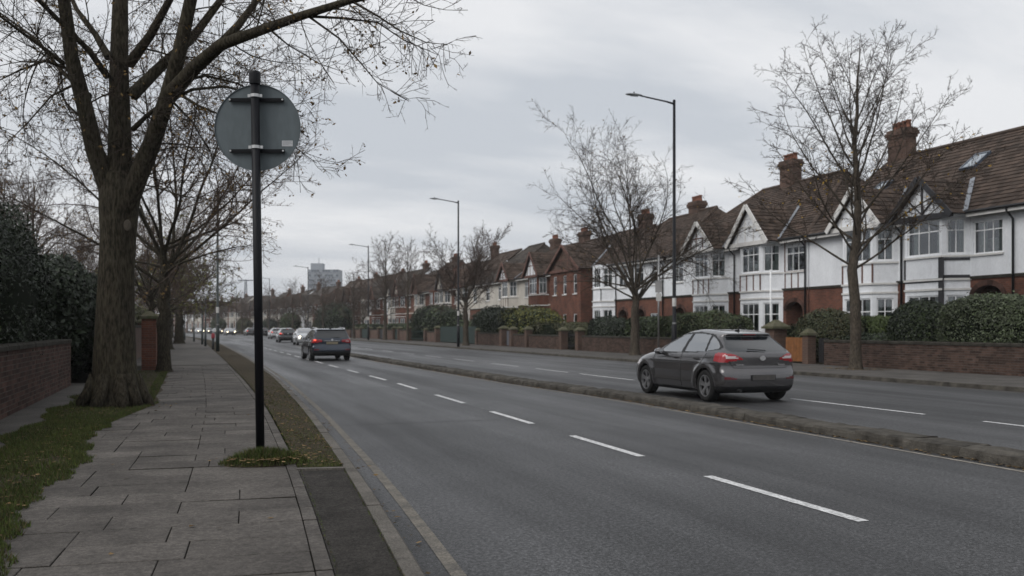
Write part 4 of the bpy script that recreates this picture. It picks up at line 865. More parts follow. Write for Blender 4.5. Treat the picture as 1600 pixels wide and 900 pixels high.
rb(775, 870, 25.0, 1.6, 3.0, 'yellow-green shrub in front of the timbered cream house', 'hedge_yellow', ZP, 9000, .10, 2.3, 71, 'hedge_mid', 'shrub', name='shrub')
rb(748, 796, 24.2, 1.3, 3.1, 'dark evergreen shrub at the left of the yellow-green one', 'hedge_dark', ZP, 6000, .10, 2.3, 72, None, 'shrub', name='shrub')
rb(655, 712, 24.6, 1.8, 3.7, 'dark evergreen tree-sized shrub behind the second lamp post', 'hedge_dark', ZP, 7000, .13, 2.3, 73, 'hedge_mid', 'shrub', name='shrub')
rb(690, 745, 24.2, .7, 2.1, 'low hedge showing above the green fence', 'hedge_mid', ZP, 4000, .1, 3, 74)
rb(568, 655, 24.2, .8, 1.9, 'long hedge over the far brick piers behind the slender tree', 'hedge_mid', ZP, 6000, .13, 4, 75, amp=.06)
rb(530, 556, 23.6, 2.2, 5.2, 'dark green conifer-like bush right of the blue car', 'hedge_dark', ZP, 5000, .2, 2.2, 76, 'hedge_mid', 'shrub', name='shrub')
for i, (s, L, r, h) in enumerate([(150, 24, 2.4, 3.4), (163, 24.3, 2, 2.8), (185, 23, 3, 4.2), (208, 23.5, 2.5, 3.2), (232, 23, 3, 3.5), (262, 23, 3, 4)]): bush('shrub', L, s, ZP, 1.8, r, h, '%s far garden shrub in front of the distant terrace' % FARL[i], ('hedge_dark', 'hedge_brown', 'hedge_mid')[i % 3], 2500, .22, 2.3, 80 + i, 'shrub', 'far garden shrubs')
# ------------------------------------------------------------------ garden walls, piers, gates
def brick_wall(x, s0, s1, h, thick, label, brick='brick_brown', name='garden_wall', cop=.10, tall=None, group=None, z=ZP, near=True, out=-1):
    """wall along the street made of single bricks over a mortar core; out: side that faces the street"""
    ym = (s0 + s1) / 2; X, Y = B(x, ym); root = empty(name, (X, Y, z), bendyaw(ym), label, 'wall', group); a, b = s0 - ym, s1 - ym; r = random.Random(int(s0 * 10 + x)); zc = h - cop
    MB().box(-thick / 2 + .007, thick / 2 - .007, a, b, -.1, zc).build('core', M['mortar'] if near else M['brickwall_brown'], root)
    if near:
        m = MB(); rows = int(zc / .075); dz = zc / rows
        for i in range(rows):
            y = a - (0 if i % 2 else .1125)
            while y < b:
                y0, y1 = max(a, y + .006), min(b, y + .217); y += .225
                if y1 - y0 < .03: continue
                e = r.uniform(-.003, .003); fx = thick / 2 + e
                if out < 0: m.box(-fx, -thick / 2 + .06, y0, y1, i * dz + .007, (i + 1) * dz - .008)
                else: m.box(thick / 2 - .06, fx, y0, y1, i * dz + .008, (i + 1) * dz - .009)
        for yy in (a, b):                                            # end courses
            for i in range(rows): m.box(-thick / 2 + .065, thick / 2 - .065, yy - .012, yy + .012, i * dz + .004, (i + 1) * dz - .006)
        tag(m.build('bricks', M[brick], root), kind='stuff')
    y = a
    while y < b - .05:
        y1 = min(b, y + .46); e = r.uniform(-.005, .005); MB().cbox(-thick / 2 - .03 + e, thick / 2 + .03 + e, y + .003, y1 - .003, zc, h + r.uniform(-.004, .004), .025).build('coping_stone', M['coping'], root); y = y1
    return root
def pier(x, s, h, w, label, cap='stone_cap', group='brick gate piers', capw=.07, z=ZP, mat_='brickwall_brown', big=False):
    X, Y = B(x, s); o = empty('gate_pier', (X, Y, z), bendyaw(s), label, 'gate pier', group); m = MB(); m.box(-w / 2, w / 2, -w / 2, w / 2, -.1, h - .26); m.build('shaft', M[mat_], o)
    c = MB(); e = w / 2 + capw; c.box(-e, e, -e, e, h - .26, h - .17); k = h + (.10 if big else .0); n = len(c.v)
    c.v += [(-e + .02, -e + .02, h - .169), (e - .02, -e + .02, h - .169), (e - .02, e - .02, h - .169), (-e + .02, e - .02, h - .169), (-.07, -.07, k), (.07, -.07, k), (.07, .07, k), (-.07, .07, k)]
    for q in ((0, 1, 5, 4), (1, 2, 6, 5), (2, 3, 7, 6), (3, 0, 4, 7), (4, 5, 6, 7)): c.f.append(tuple(n + i for i in q)); c.m.append(0)
    c.build('cap', M[cap], o); return o
def gate(x, s0, s1, h, m, label, kind='board', cat='gate', name='garden_gate', step=.11, z=ZP, group=None):
    ym = (s0 + s1) / 2; X, Y = B(x, ym); o = empty(name, (X, Y, z), bendyaw(ym), label, cat, group); a, b = s0 - ym, s1 - ym; y = a + .005; r = random.Random(int(s0 * 7)); n = max(2, int((b - a) / step)); st = (b - a) / n
    for i in range(n):
        y0 = a + i * st
        if kind == 'board': MB().box(-.012, .012, y0 + .009, y0 + st - .009, .07, h + r.uniform(-.008, .008)).build('board', M[m], o)
        else: MB().tube([(0, y0 + st / 2, .07), (0, y0 + st / 2, h + .05)], .012, 6).build('bar', M[m], o)
    for zz in (.22, h - .2): MB().box(.014, .05, a, b, zz, zz + .09).build('rail', M[m], o)
    return o
# left side
brick_wall(-2.82, 3.0, 25.4, 1.13, .24, 'low dark red brick wall with stained coping at the left edge', 'brick_red', out=1, cop=.09)
for i, (x, y, w, h) in enumerate([(233, 578, .46, 1.95), (247, 572, .42, 1.9)]):
    L, s = gnd(x, y, ZP); pier(L, s, h, w, ('nearer', 'farther')[i] + ' of two red brick gate piers behind the big left tree', mat_='brickwall')
gate(-2.15, 26.2, 31.2, 1.75, 'gate_green', 'dark green board gate between wall end and left gate piers', step=.2)
for i, (a, b) in enumerate([(41, 52), (53.4, 66), (67.4, 82), (83.5, 100), (101, 125)]):
    brick_wall(-2.3, a, b, 1.5, .24, '%s brick garden wall beyond the piers on the left' % FARL[i], near=False, group='far left walls', out=1)
    pier(-2.25, a - .5, 1.9, .46, 'brick pier at the near end of the %s far left wall' % FARL[i])
# right side, from the right edge of the photo to the left
SW = lambda x: s_at(x, LW)
brick_wall(LW, 14.5, SW(1292), .95, .26, 'long brown brick wall under the hedges at the right edge', 'brick_brown')
gate(LW + .1, SW(1291), SW(1276), 1.0, 'gate_black', 'dark gate in the gap left of the right-hand wall', step=.12)
pier(LW, SW(1264), 1.36, .36, 'slim brick pier right of the orange gate')
gate(LW, SW(1254), SW(1228), 1.02, 'gate_orange', 'varnished orange board gate right of the grey car', step=.17)
pier(LW + .2, SW(1206), 1.62, .62, 'stout brick pier with mossy pyramid cap behind the grey car', big=True, capw=.12)
brick_wall(LW, SW(1190), SW(912), .92, .26, 'brick wall under the hedges behind the grey car and lamp post', 'brick_brown')
pier(LW, SW(906), 1.45, .46, 'brick pier right of the black iron gate')
gate(LW + .05, SW(902), SW(887), 1.1, 'gate_black', 'small black iron bar gate between two brick piers', 'bar', step=.13)
pier(LW, SW(880), 1.45, .46, 'brick pier left of the black iron gate')
brick_wall(LW, SW(876), SW(829), .92, .26, 'brick wall left of the black iron gate', 'brick_brown')
pier(LW, SW(825.5), 1.5, .46, 'brick pier in the middle of the walls under the yellow-green shrub')
brick_wall(LW, SW(822), SW(805), .95, .26, 'short brick wall right of the grey gate', 'brick_brown')
pier(LW, SW(802), 1.5, .5, 'brick pier right of the small grey gate')
gate(LW + .05, SW(799), SW(791), 1.15, 'gate_grey', 'small grey gate between brick piers', step=.2)
pier(LW, SW(787.5), 1.55, .6, 'brick pier left of the small grey gate')
brick_wall(LW, SW(784), SW(749), 1.0, .26, 'brick wall immediately right of the green fence', 'brick_brown')
pier(LW, SW(746.5), 1.4, .4, 'slim brick pier at the right end of the green fence', capw=.02)
gate(LW, SW(744), SW(688), 1.5, 'gate_green', 'dark green board fence behind the second lamp post', cat='fence', name='board_fence', step=.24)
pier(LW, SW(684.5), 1.6, .6, 'brick pier at the left end of the green fence')
brick_wall(LW, SW(681), SW(669), 1.05, .26, 'very short brick wall left of the green fence', near=False)
pier(LW, SW(666), 1.4, .45, 'brick pier right of the green railings', capw=.02)
gate(LW, SW(664), SW(643), 1.15, 'gate_green', 'dark green railings left of the green fence', 'bar', cat='railings', name='garden_railing', step=.25)
xs = [641, 627, 619, 606, 598, 586, 574, 567, 561]
for i, (a, b) in enumerate(zip(xs, xs[1:])):
    pier(LW, SW(a), 1.55, .5, '%s brick pier left of the green railings' % FARL[i])
    if i % 2 == 0: brick_wall(LW, SW(a) + .3, SW(b) - .3, 1.2, .26, '%s far right brick wall left of the green railings' % FARL[i // 2], near=False, group='far right walls')
    else: gate(LW, SW(a) + .3, SW(b) - .3, 1.2, 'gate_green' if i % 4 == 1 else 'gate_black', '%s far gate left of the green railings' % FARL[i // 2], step=.4, group='far gates')
s = SW(560); i = 0
while s < 300: brick_wall(LW, s, s + 12, 1.2, .26, '%s distant garden wall below the far terrace' % FARL[i], near=False, group='distant right walls'); pier(LW, s + 12.4, 1.6, .5, 'brick pier after the %s distant garden wall' % FARL[i]); s += 13; i += 1
# ------------------------------------------------------------------ street furniture
L, s = .708, 10.313; top = px(398, 112, 10.0); lean = (top.x - L, top.y - s)
sg = empty('traffic_sign', (L, s, ZP), 0, 'round traffic sign seen from behind on a black pole', 'sign')
H = top.z - ZP; P = lambda z, e=0.: Vector((lean[0] * z / H, lean[1] * z / H, z))
MB().tube([P(-.1), P(H - .10)], .0445, 20, cap=True).build('pole', M['pole_black'], sg, True)
c = MB(); c.tube([P(H - .13), P(H - .09), P(H - .02), P(H)], [.056, .060, .060, .055], 20); c.build('pole_cap', M['pole_black'], sg)
Z0 = 3.60 - ZP; cam_r = Vector((CT, -ST, 0)); fw = Vector((ST, CT, 0)); yaw = -TH + math.atan((398 - 800) / FPX) * -1 * .0
ctr = P(Z0) + fw * .085
d = MB(); n = 64; rim = [ctr + cam_r * .452 * math.cos(2 * math.pi * k / n) + Vector((0, 0, .452 * math.sin(2 * math.pi * k / n))) for k in range(n)]
d.poly(rim); d.poly([p + fw * .004 for p in rim][::-1])
for k in range(n): d.poly([rim[k], rim[k] + fw * .004, rim[(k + 1) % n] + fw * .004, rim[(k + 1) % n]])
dp = d.build('sign_plate', M['sign_grey'], sg)
rg = MB()
for k in range(n):
    a, b = rim[k], rim[(k + 1) % n]; u = (ctr - a).normalized() * .005; v2 = (ctr - b).normalized() * .005
    rg.hexa([a - fw * .012, b - fw * .012, b + v2 - fw * .012, a + u - fw * .012, a - fw * .001, b - fw * .001, b + v2 - fw * .001, a + u - fw * .001])
rg.build('rim', M['sign_grey'], dp)
for zz in (Z0 + .285, Z0 - .250):
    cc = P(zz) + fw * .06; ch = MB(); ch.beam(cc - cam_r * .285, cc + cam_r * .285, .030, .010, up=(0, 0, 1)); ch.beam(cc - cam_r * .285 + Vector((0, 0, .014)) - fw * .004, cc + cam_r * .285 + Vector((0, 0, .014)) - fw * .004, .026, .008); ch.beam(cc - cam_r * .285 - Vector((0, 0, .014)) - fw * .004, cc + cam_r * .285 - Vector((0, 0, .014)) - fw * .004, .026, .008)
    chn = ch.build('mounting_channel', M['pole_black'], sg)
    for sx in (-.275, .275): q = cc + cam_r * sx - fw * .018; MB().tube([q, q - fw * .012], .010, 8).build('bolt', M['steel'], chn)
    cl = MB(); pz = P(zz + .03); cl.tube([pz - Vector((0, 0, .016)), pz + Vector((0, 0, .016))], .0505, 20); cl.beam(pz - cam_r * .075, pz - cam_r * .045, .02, .030); cl.beam(pz + cam_r * .045, pz + cam_r * .075, .02, .030); cl.build('clamp', M['steel'], sg)
q = ctr + cam_r * .312 + Vector((0, 0, -.165)) - fw * .003
st = MB(); st.poly([q - cam_r * .057 - Vector((0, 0, .030)), q + cam_r * .057 - Vector((0, 0, .030)), q + cam_r * .057 + Vector((0, 0, .030)), q - cam_r * .057 + Vector((0, 0, .030))]); stk = st.build('sticker', M['sticker'], dp)
ln = MB()
for k in range(4):
    zz = .018 - k * .011; w_ = (.045, .038, .047, .03)[k]; o_ = q - fw * .002 + Vector((0, 0, zz)) - cam_r * .047
    x_ = 0
    while x_ < w_ * 2: ln.poly([o_ + cam_r * x_, o_ + cam_r * (x_ + .011), o_ + cam_r * (x_ + .011) + Vector((0, 0, .0025)), o_ + cam_r * x_ + Vector((0, 0, .0025))]); x_ += .0125
ln.build('print', M['lamp_head'], stk)
def lamp_post(x, y, H, label, arm=2.25, side=-1, m='pole_black', group='street lamps along the right kerb', bands=True, head='lamp_head'):
    X, Y = B(x, y); o = empty('street_lamp', (X, Y, ZP), bendyaw(y), label, 'street lamp', group)
    MB().tube([(0, 0, -.1), (0, 0, 1.5), (0, 0, 1.52), (0, 0, H)], [.105, .105, .078, .055], 14).build('column', M[m], o, True)
    MB().tube([(0, 0, H - .02), (0, 0, H + .05)], [.065, .05], 12).build('column_cap', M[m], o)
    MB().tube([(0, 0, H - .12), (side * .35, 0, H - .05), (side * (arm - .7), 0, H + .10)], [.05, .035, .03], 8).build('arm', M[m], o, True)
    hd = MB(); prof = [(-.0, .04, .03), (.08, .08, .05), (.3, .13, .07), (.6, .12, .06), (.72, .05, .03)]; rings = []
    for (u, w_, t_) in prof:
        rings.append([(side * (arm - .78 + u), w_ * math.cos(k * math.pi / 4), H + .11 + t_ * math.sin(k * math.pi / 4) * (1 if math.sin(k * math.pi / 4) > 0 else .45)) for k in range(8)])
    for A, C in zip(rings, rings[1:]):
        for k in range(8): hd.poly([A[k], A[(k + 1) % 8], C[(k + 1) % 8], C[k]])
    hd.poly(rings[0]); hd.poly(rings[-1]); h_ = hd.build('lamp_head', M[head], o, True)
    MB().box(side * (arm - .45) - .16, side * (arm - .45) + .16, -.085, .085, H + .068, H + .078).build('lens', M['sky_glass'], h_); MB().tube([(side * (arm - .42), 0, H + .17), (side * (arm - .42), 0, H + .24)], .03, 8).build('photocell', M['lamp_head'], h_)
    if bands:
        MB().tube([(0, 0, 2.28), (0, 0, 2.62)], .086, 14).build('number_plate', M['plate_white'], o); MB().tube([(0, 0, 1.55), (0, 0, 1.62)], .088, 14).build('band', M['steel'], o)
        MB().box(-.108, -.095, -.06, .06, .35, 1.0).build('inspection_door', M[m], o)
    return o
lamp_post(18.98, 35.4, 10.75, 'tall black street lamp behind the grey car')
lamp_post(18.6, 67.5, 10.6, 'second black street lamp, in front of the green fence', 2.2)
lamp_post(19.6, 109, 10.7, 'third street lamp, right of the blue car', 2.3)
for i, (xx, yt) in enumerate([(528, 421), (475, 437), (432, 446), (400, 456)]):
    s = (150, 186, 222, 262)[i]; lamp_post(19.3, s, 10.7, '%s street lamp beyond the blue car, in the distance' % FARL[i + 3], 2.3, bands=False)
L, s = gnd(340, 549, ZP); lamp_post(L, s, 9.5, 'slim dark lamp column on the left verge', 2.2, 1, 'pole_green', None, True)
for i, (x, y) in enumerate([(321, 541), (316, 538), (304, 534), (294, 531), (288, 529)]):
    L, s = gnd(x, y, ZP); o = empty('verge_post', (*B(L - bendc(s) * 0, s), ZP), 0, '%s dark green post along the left verge, counted from the lamp column' % FARL[i], 'post', 'posts along the left verge')
    MB().tube([(0, 0, -.1), (0, 0, .9), (0, 0, .92), (0, 0, 3.5)], [.09, .09, .06, .055], 10).build('shaft', M['pole_green'], o, True); MB().lathe([(.085, 0), (.085, .06), (.05, .12), (0, .13)], 10, (0, 0, 3.5)).build('finial', M['pole_green'], o, True); MB().tube([(0, 0, 2.2), (0, 0, 2.45)], .068, 10).build('band', M['lamp_head'], o)
L, s = gnd(333, 546, ZP); o = empty('bollard', (L, s, ZP), 0, 'short dark bollard with pinkish red top beside the lamp column', 'bollard'); MB().tube([(0, 0, -.1), (0, 0, .72)], .085, 12).build('post', M['gate_black'], o, True); MB().lathe([(.10, 0), (.115, .04), (.115, .22), (.08, .30), (.0, .33)], 12, (0, 0, .72)).build('top', M['red_cap'], o, True)
# small grey pole with parking plates
L, s = gnd(1029, 556, ZP); o = empty('parking_sign', (L, s, ZP), 0, 'thin grey pole with small blank parking plates left of the black lamp post', 'sign')
MB().tube([(0, 0, -.1), (0, 0, 5.0)], .045, 10).build('pole', M['steel'], o, True)
a = MB(); a.box(-.17, .17, -.065, -.05, 3.15, 3.72); a.build('upper_plate', M['sign_face'], o); a = MB(); a.box(-.13, .13, -.065, -.05, 2.72, 3.10); a.build('lower_plate', M['plate_white'], o)
for zz in (3.6, 3.3, 2.9): MB().tube([(0, 0, zz - .02), (0, 0, zz + .02)], .052, 10).build('clamp', M['steel'], o)
for oo in o.children:
    if 'plate' in oo.name: oo.rotation_euler = (0, 0, -TH)
# aerial flag-like white pole in front of the house with the orange gate
L, s = 24.3, s_at(1204, 24.3); o = empty('garden_pole', (L, s, ZP), 0, 'slim white pole in front of the bay of the house with orange gate', 'pole'); MB().tube([(0, 0, -.1), (0, 0, 3.9)], .035, 10).build('shaft', M['upvc'], o, True); MB().lathe([(.05, 0), (.05, .03), (0, .07)], 8, (0, 0, 3.9)).build('finial', M['upvc'], o, True)
# ------------------------------------------------------------------ far tower block and mast
D = 620; q = px(506, 512, D); tw = empty('tower_block', (q.x, q.y, 0), -TH, 'distant grey tower block above the far roofs', 'building')
def tz(y): return EYE + (HZ - y) * D / FPX
k = D / FPX; x0, x1 = (482 - 506) * k, (529 - 506) * k; Zt = tz(421)
MB().box(x0, x1, 0, 14, 0, Zt).build('wall', M['tower_panel'], tw)
MB().box(x0 + 1, x0 + 8.6, 2, 10, Zt, tz(411)).build('plant_room', M['tower_panel'], tw)
MB().tube([(x0 + 5.5, 6, tz(411)), (x0 + 5.5, 6, tz(402))], .18, 6).build('aerial', M['tower_dark'], tw)
fl = 3.0; z = Zt - 1.6; i = 0
while z > 10:
    MB().box(x0 - .06, x1 + .06, -.10, 0, z - 1.15, z - .0).build('spandrel', M['tower_band'], tw)
    wn_ = 11; ww = (x1 - x0) / wn_
    if z > Zt - 22:
        for j in range(wn_): MB().box(x0 + ww * j + .15, x0 + ww * (j + 1) - .15, -.05, 0, z + .05, z + 1.35).build('window', M['tower_dark'] if (i * 7 + j * 5) % 4 else M['tower_panel'], tw)
    z -= fl; i += 1
D = 420; q = px(384, 512, D); ms = empty('mast', (q.x, q.y, 0), -TH, 'faint distant mast with a crossbar left of the sign pole', 'mast'); zt = EYE + (HZ - 437) * D / FPX
m = MB(); 
for a, b in ((-.6, -.6), (.6, -.6), (.6, .6), (-.6, .6)): m.tube([(a * 1.5, b * 1.5, 0), (a * .5, b * .5, zt)], .11, 4)
z = 1.
while z < zt - 1:
    w_ = .9 - .6 * z / zt
    for a, b in ((-1, -1), (1, -1), (1, 1), (-1, 1)): m.tube([(a * w_, b * w_, z), (-b * w_, a * w_, z + 1.2)], .05, 3)
    z += 1.2
m.build('lattice', M['tower_dark'], ms); MB().box(-3.4, 3.4, -.2, .2, zt - .5, zt - .1).build('crossbar', M['tower_dark'], ms)
# ------------------------------------------------------------------ cars: bodies grown from a signed-distance shape, cut into panels
mat('car_glass', (.010, .012, .014), .08, .0, 2, spec=.9, coat=1.)
M['car_glass'].node_tree.nodes['Principled BSDF'].inputs['IOR'].default_value = 2.5
mat('rear_glass', (.008, .010, .012), .08, .0, 2, spec=.6, coat=.6)
mat('car_black', (.012, .012, .013), .55, .1, 8, spec=.4)
mat('tyre', (.018, .018, .018), .85, .2, 10, spec=.2)
mat('alloy', (.36, .36, .37), .35, .1, 8, metal=.8)
mat('chrome', (.70, .70, .71), .15, .0, 8, metal=1)
mat('lens_red', (.30, .010, .016), .15, .05, 8, coat=1.)
mat('reflector_red', (.10, .010, .014), .3, .05, 8)
mat('lens_clear', (.55, .50, .50), .2, .05, 8, coat=1.)
mat('brake_lit', (.6, .05, .04), .2, .0, 8, emit=((1, .10, .05), 1.6))
mat('headlamp_lit', (.8, .8, .75), .2, .0, 8, emit=((1, .86, .55), 6.))
mat('plate_yellow', (.22, .19, .13), .5, .05, 8)
mat('plate_dim', (.062, .058, .055), .5, .25, 14)
def paint(name, col, metal=.5): return mat(name, col, .25, .04, 5, metal=metal, spec=.5, coat=1.)
paint('paint_grey', (.10, .096, .099), .7); paint('paint_navy', (.010, .019, .036)); paint('paint_silver', (.36, .37, .38)); paint('paint_dark', (.030, .032, .036)); paint('paint_black', (.012, .012, .013)); paint('paint_pale', (.42, .43, .44), .3)
def poly_sdf(P, X, Y):
    """signed distance to polygon P (negative inside)"""
    P = np.asarray(P, float); d = np.full(X.shape, 1e9); sgn = np.zeros(X.shape, bool); n = len(P)
    for i in range(n):
        a, b = P[i], P[(i + 1) % n]; e = b - a; wx, wy = X - a[0], Y - a[1]; t = np.clip((wx * e[0] + wy * e[1]) / (e @ e), 0, 1); d = np.minimum(d, (wx - e[0] * t) ** 2 + (wy - e[1] * t) ** 2)
        c = ((a[1] > Y) != (b[1] > Y)) & (X < (b[0] - a[0]) * (Y - a[1]) / (b[1] - a[1] + 1e-12) + a[0]); sgn ^= c
    d = np.sqrt(d); return np.where(sgn, -d, d)
def smax(a, b, k): h = np.clip(.5 - .5 * (b - a) / k, 0, 1); return b * (1 - h) + a * h + k * h * (1 - h)
def spline_poly(P, it=2):
    P = np.asarray(P, float)
    for _ in range(it): Q = np.roll(P, -1, 0); P = np.stack([P * .8 + Q * .2, P * .2 + Q * .8], 1).reshape(-1, 2)
    return P
class Car:
    def __init__(s, prof, Wtab, Ttab, wheels, wr, bow=(.13, .32), k=.09, flare=.018, rail=False):
        s.prof = spline_poly(prof); s.W = np.array(Wtab); s.T = np.array(Ttab); s.wheels = wheels; s.wr = wr; s.bow = bow; s.k = k; s.fl = flare
        ys, zs = np.arange(-1.4, 4.4, .02), np.arange(0, 1.9, .02); s.g0 = (-1.4, 0.); Y, Z = np.meshgrid(ys, zs, indexing='ij'); s.G = poly_sdf(s.prof, Y, Z)
    def samp(s, y, z):
        u = np.clip((y + 1.4) / .02, 0, s.G.shape[0] - 1.001); v = np.clip(z / .02, 0, s.G.shape[1] - 1.001); i, j = u.astype(int), v.astype(int); a, b = u - i, v - j; G = s.G
        return (G[i, j] * (1 - a) + G[i + 1, j] * a) * (1 - b) + (G[i, j + 1] * (1 - a) + G[i + 1, j + 1] * a) * b
    def sdf(s, x, y, z):
        ax = np.abs(x); q = (ax / .9) ** 2; ymax = s.prof[:, 0].max(); ymin = s.prof[:, 0].min()
        wr = np.clip((.5 - y) / (.5 - ymin), 0, 1) ** 1.0; wf = np.clip((y - 1.2) / (ymax - 1.2), 0, 1)
        yy = y - s.bow[0] * q * wr + s.bow[1] * q * wf * wf; d1 = s.samp(yy, z)
        Wy = np.interp(y, s.W[:, 0], s.W[:, 1]); Tz = np.interp(z, s.T[:, 0], s.T[:, 1])
        for (wy, wz) in s.wheels: r = np.hypot(y - wy, z - wz); Wy = Wy + s.fl * np.exp(-((r - s.wr - .10) / .07) ** 2) * (z < .85)
        d2 = (ax - Wy - Tz) * .93; d = smax(d1, d2, s.k)
        for (wy, wz) in s.wheels: r = np.hypot(y - wy, z - wz); d = np.maximum(d, -np.maximum(r - s.wr - .035, .52 - ax))
        return d
    def mesh(s, h):
        xs = np.arange(-1.05, 1.05 + h, h); ys = np.arange(s.prof[:, 0].min() - .1, s.prof[:, 0].max() + .1, h); zs = np.arange(.08, s.prof[:, 1].max() + .1, h)
        X, Y, Z = np.meshgrid(xs, ys, zs, indexing='ij'); F = s.sdf(X, Y, Z); ins = F < 0; n = np.array(F.shape) - 1
        cnt = np.zeros(n, int)
        for c in np.ndindex(2, 2, 2): cnt += ins[c[0]:c[0] + n[0], c[1]:c[1] + n[1], c[2]:c[2] + n[2]]
        act = (cnt > 0) & (cnt < 8); idx = -np.ones(n, int); idx[act] = np.arange(act.sum()); ci = np.argwhere(act); acc = np.zeros((len(ci), 3)); num = np.zeros(len(ci))
        for c in np.ndindex(2, 2, 2):
            for ax in range(3):
                if c[ax]: continue
                d = list(c); d[ax] = 1; a = F[ci[:, 0] + c[0], ci[:, 1] + c[1], ci[:, 2] + c[2]]; b = F[ci[:, 0] + d[0], ci[:, 1] + d[1], ci[:, 2] + d[2]]; m = (a < 0) != (b < 0)
                t = np.where(m, a / (a - b + 1e-15), 0); p = ci + np.array(c, float); p[:, ax] += t; acc[m] += p[m]; num[m] += 1
        v = acc / num[:, None] * h + np.array([xs[0], ys[0], zs[0]]); fs = []
        for ax in range(3):
            o = [0, 0, 0]; o[ax] = 1; A = ins[:F.shape[0] - o[0], :F.shape[1] - o[1], :F.shape[2] - o[2]]; Bq = ins[o[0]:, o[1]:, o[2]:]; e = np.argwhere(A != Bq); u, w = [(1, 2), (2, 0), (0, 1)][ax]
            e = e[(e[:, u] > 0) & (e[:, w] > 0) & (e[:, u] < n[u]) & (e[:, w] < n[w])]; fl = A[e[:, 0], e[:, 1], e[:, 2]]; q = []
            for du, dw in ((1, 1), (0, 1), (0, 0), (1, 0)): t = e.copy(); t[:, u] -= du; t[:, w] -= dw; q.append(idx[t[:, 0], t[:, 1], t[:, 2]])
            q = np.stack(q, 1); q[~fl] = q[~fl][:, ::-1]; fs.append(q)
        f = np.concatenate(fs); f = f[(f >= 0).all(1)]; return s.project(v, 3), f
    def grad(s, v, e=.004):
        g = np.stack([s.sdf(*(v + np.eye(3)[i] * e).T) - s.sdf(*(v - np.eye(3)[i] * e).T) for i in range(3)], 1); return g / (np.linalg.norm(g, axis=1)[:, None] + 1e-9)
    def project(s, v, it=2):
        for _ in range(it): v = v - s.grad(v, .006) * np.clip(s.sdf(*v.T), -.02, .02)[:, None]
        return v
def build_car(car, parts, h, root, paintm, default='body'):
    """parts: list of (name, material, axis ('side'|'rear'|'front'|'fn'), polygon or function, inset)"""
    v, f = car.mesh(h); nrm = car.grad(v, .012)
    cen = v[f].mean(1); cn = nrm[f].mean(1); lab = np.full(len(f), -1)
    for k, (nm, mt, ax, pg, inset) in enumerate(parts):
        if ax == 'fn': m = pg(cen, cn)
        else:
            side = 1 if nm.endswith('+') else -1 if nm.endswith('-') else 0
            if ax == 'side': m = (poly_sdf(pg, cen[:, 1], cen[:, 2]) < 0) & (np.abs(cen[:, 0]) > .4) & (np.abs(cn[:, 0]) > .35)
            elif ax == 'rear': m = (poly_sdf(pg, np.abs(cen[:, 0]) if side else cen[:, 0], cen[:, 2]) < 0) & (cen[:, 1] < .35) & (cn[:, 1] < -.02)
            else: m = (poly_sdf(pg, np.abs(cen[:, 0]) if side else cen[:, 0], cen[:, 2]) < 0) & (cen[:, 1] > 1.0) & (cn[:, 1] > .1)
            if side: m &= cen[:, 0] * side > 0
        lab[m] = k
    objs = {}
    for k in [-1] + list(range(len(parts))):
        sel = f[lab == k]
        if not len(sel): continue
        u, inv = np.unique(sel, return_inverse=True); vv = v[u].copy(); nn = nrm[u]; nm, mt, inset = (default, paintm, 0) if k < 0 else (parts[k][0].rstrip('+-'), parts[k][1], parts[k][4])
        if inset: vv -= nn * inset
        par = root
        me = npmesh(nm, vv, inv.reshape(-1, 4), True); me.normals_split_custom_set_from_vertices(nn.tolist()); o = mk(nm, me, par, [M[mt] if isinstance(mt, str) else mt]); objs.setdefault(parts[k][0] if k >= 0 else nm, o)
    return objs
def seams(car, root, lines, r=.0055):
    """shut lines: thin dark grooves following panel edges; lines are lists of (y, z) on the sides or ('r', x, z) on the rear"""
    for kind, P in lines:
        pts = []
        for a, b in zip(P, P[1:]):
            k = max(2, int(math.hypot(b[0] - a[0], b[1] - a[1]) / .04)); pts += [(a[0] + (b[0] - a[0]) * i / k, a[1] + (b[1] - a[1]) * i / k) for i in range(k)]
        pts.append(P[-1]); A = np.array(pts)
        for sg in ((-1, 1) if kind == 's' else (1,)):
            lo, hi = (np.full(len(A), .45), np.full(len(A), 1.1)) if kind == 's' else (np.full(len(A), 0.), np.full(len(A), -1.2))
            for _ in range(18):
                m = (lo + hi) / 2; d = car.sdf(m * sg, A[:, 0], A[:, 1]) if kind == 's' else car.sdf(A[:, 0], m, A[:, 1]); lo = np.where(d < 0, m, lo); hi = np.where(d < 0, hi, m)
            q = [(m_ * sg, y, z) if kind == 's' else (y, m_, z) for m_, (y, z) in zip(lo, A)]; MB().tube(q, r, 5).build('shut_line', M['car_black'], root)
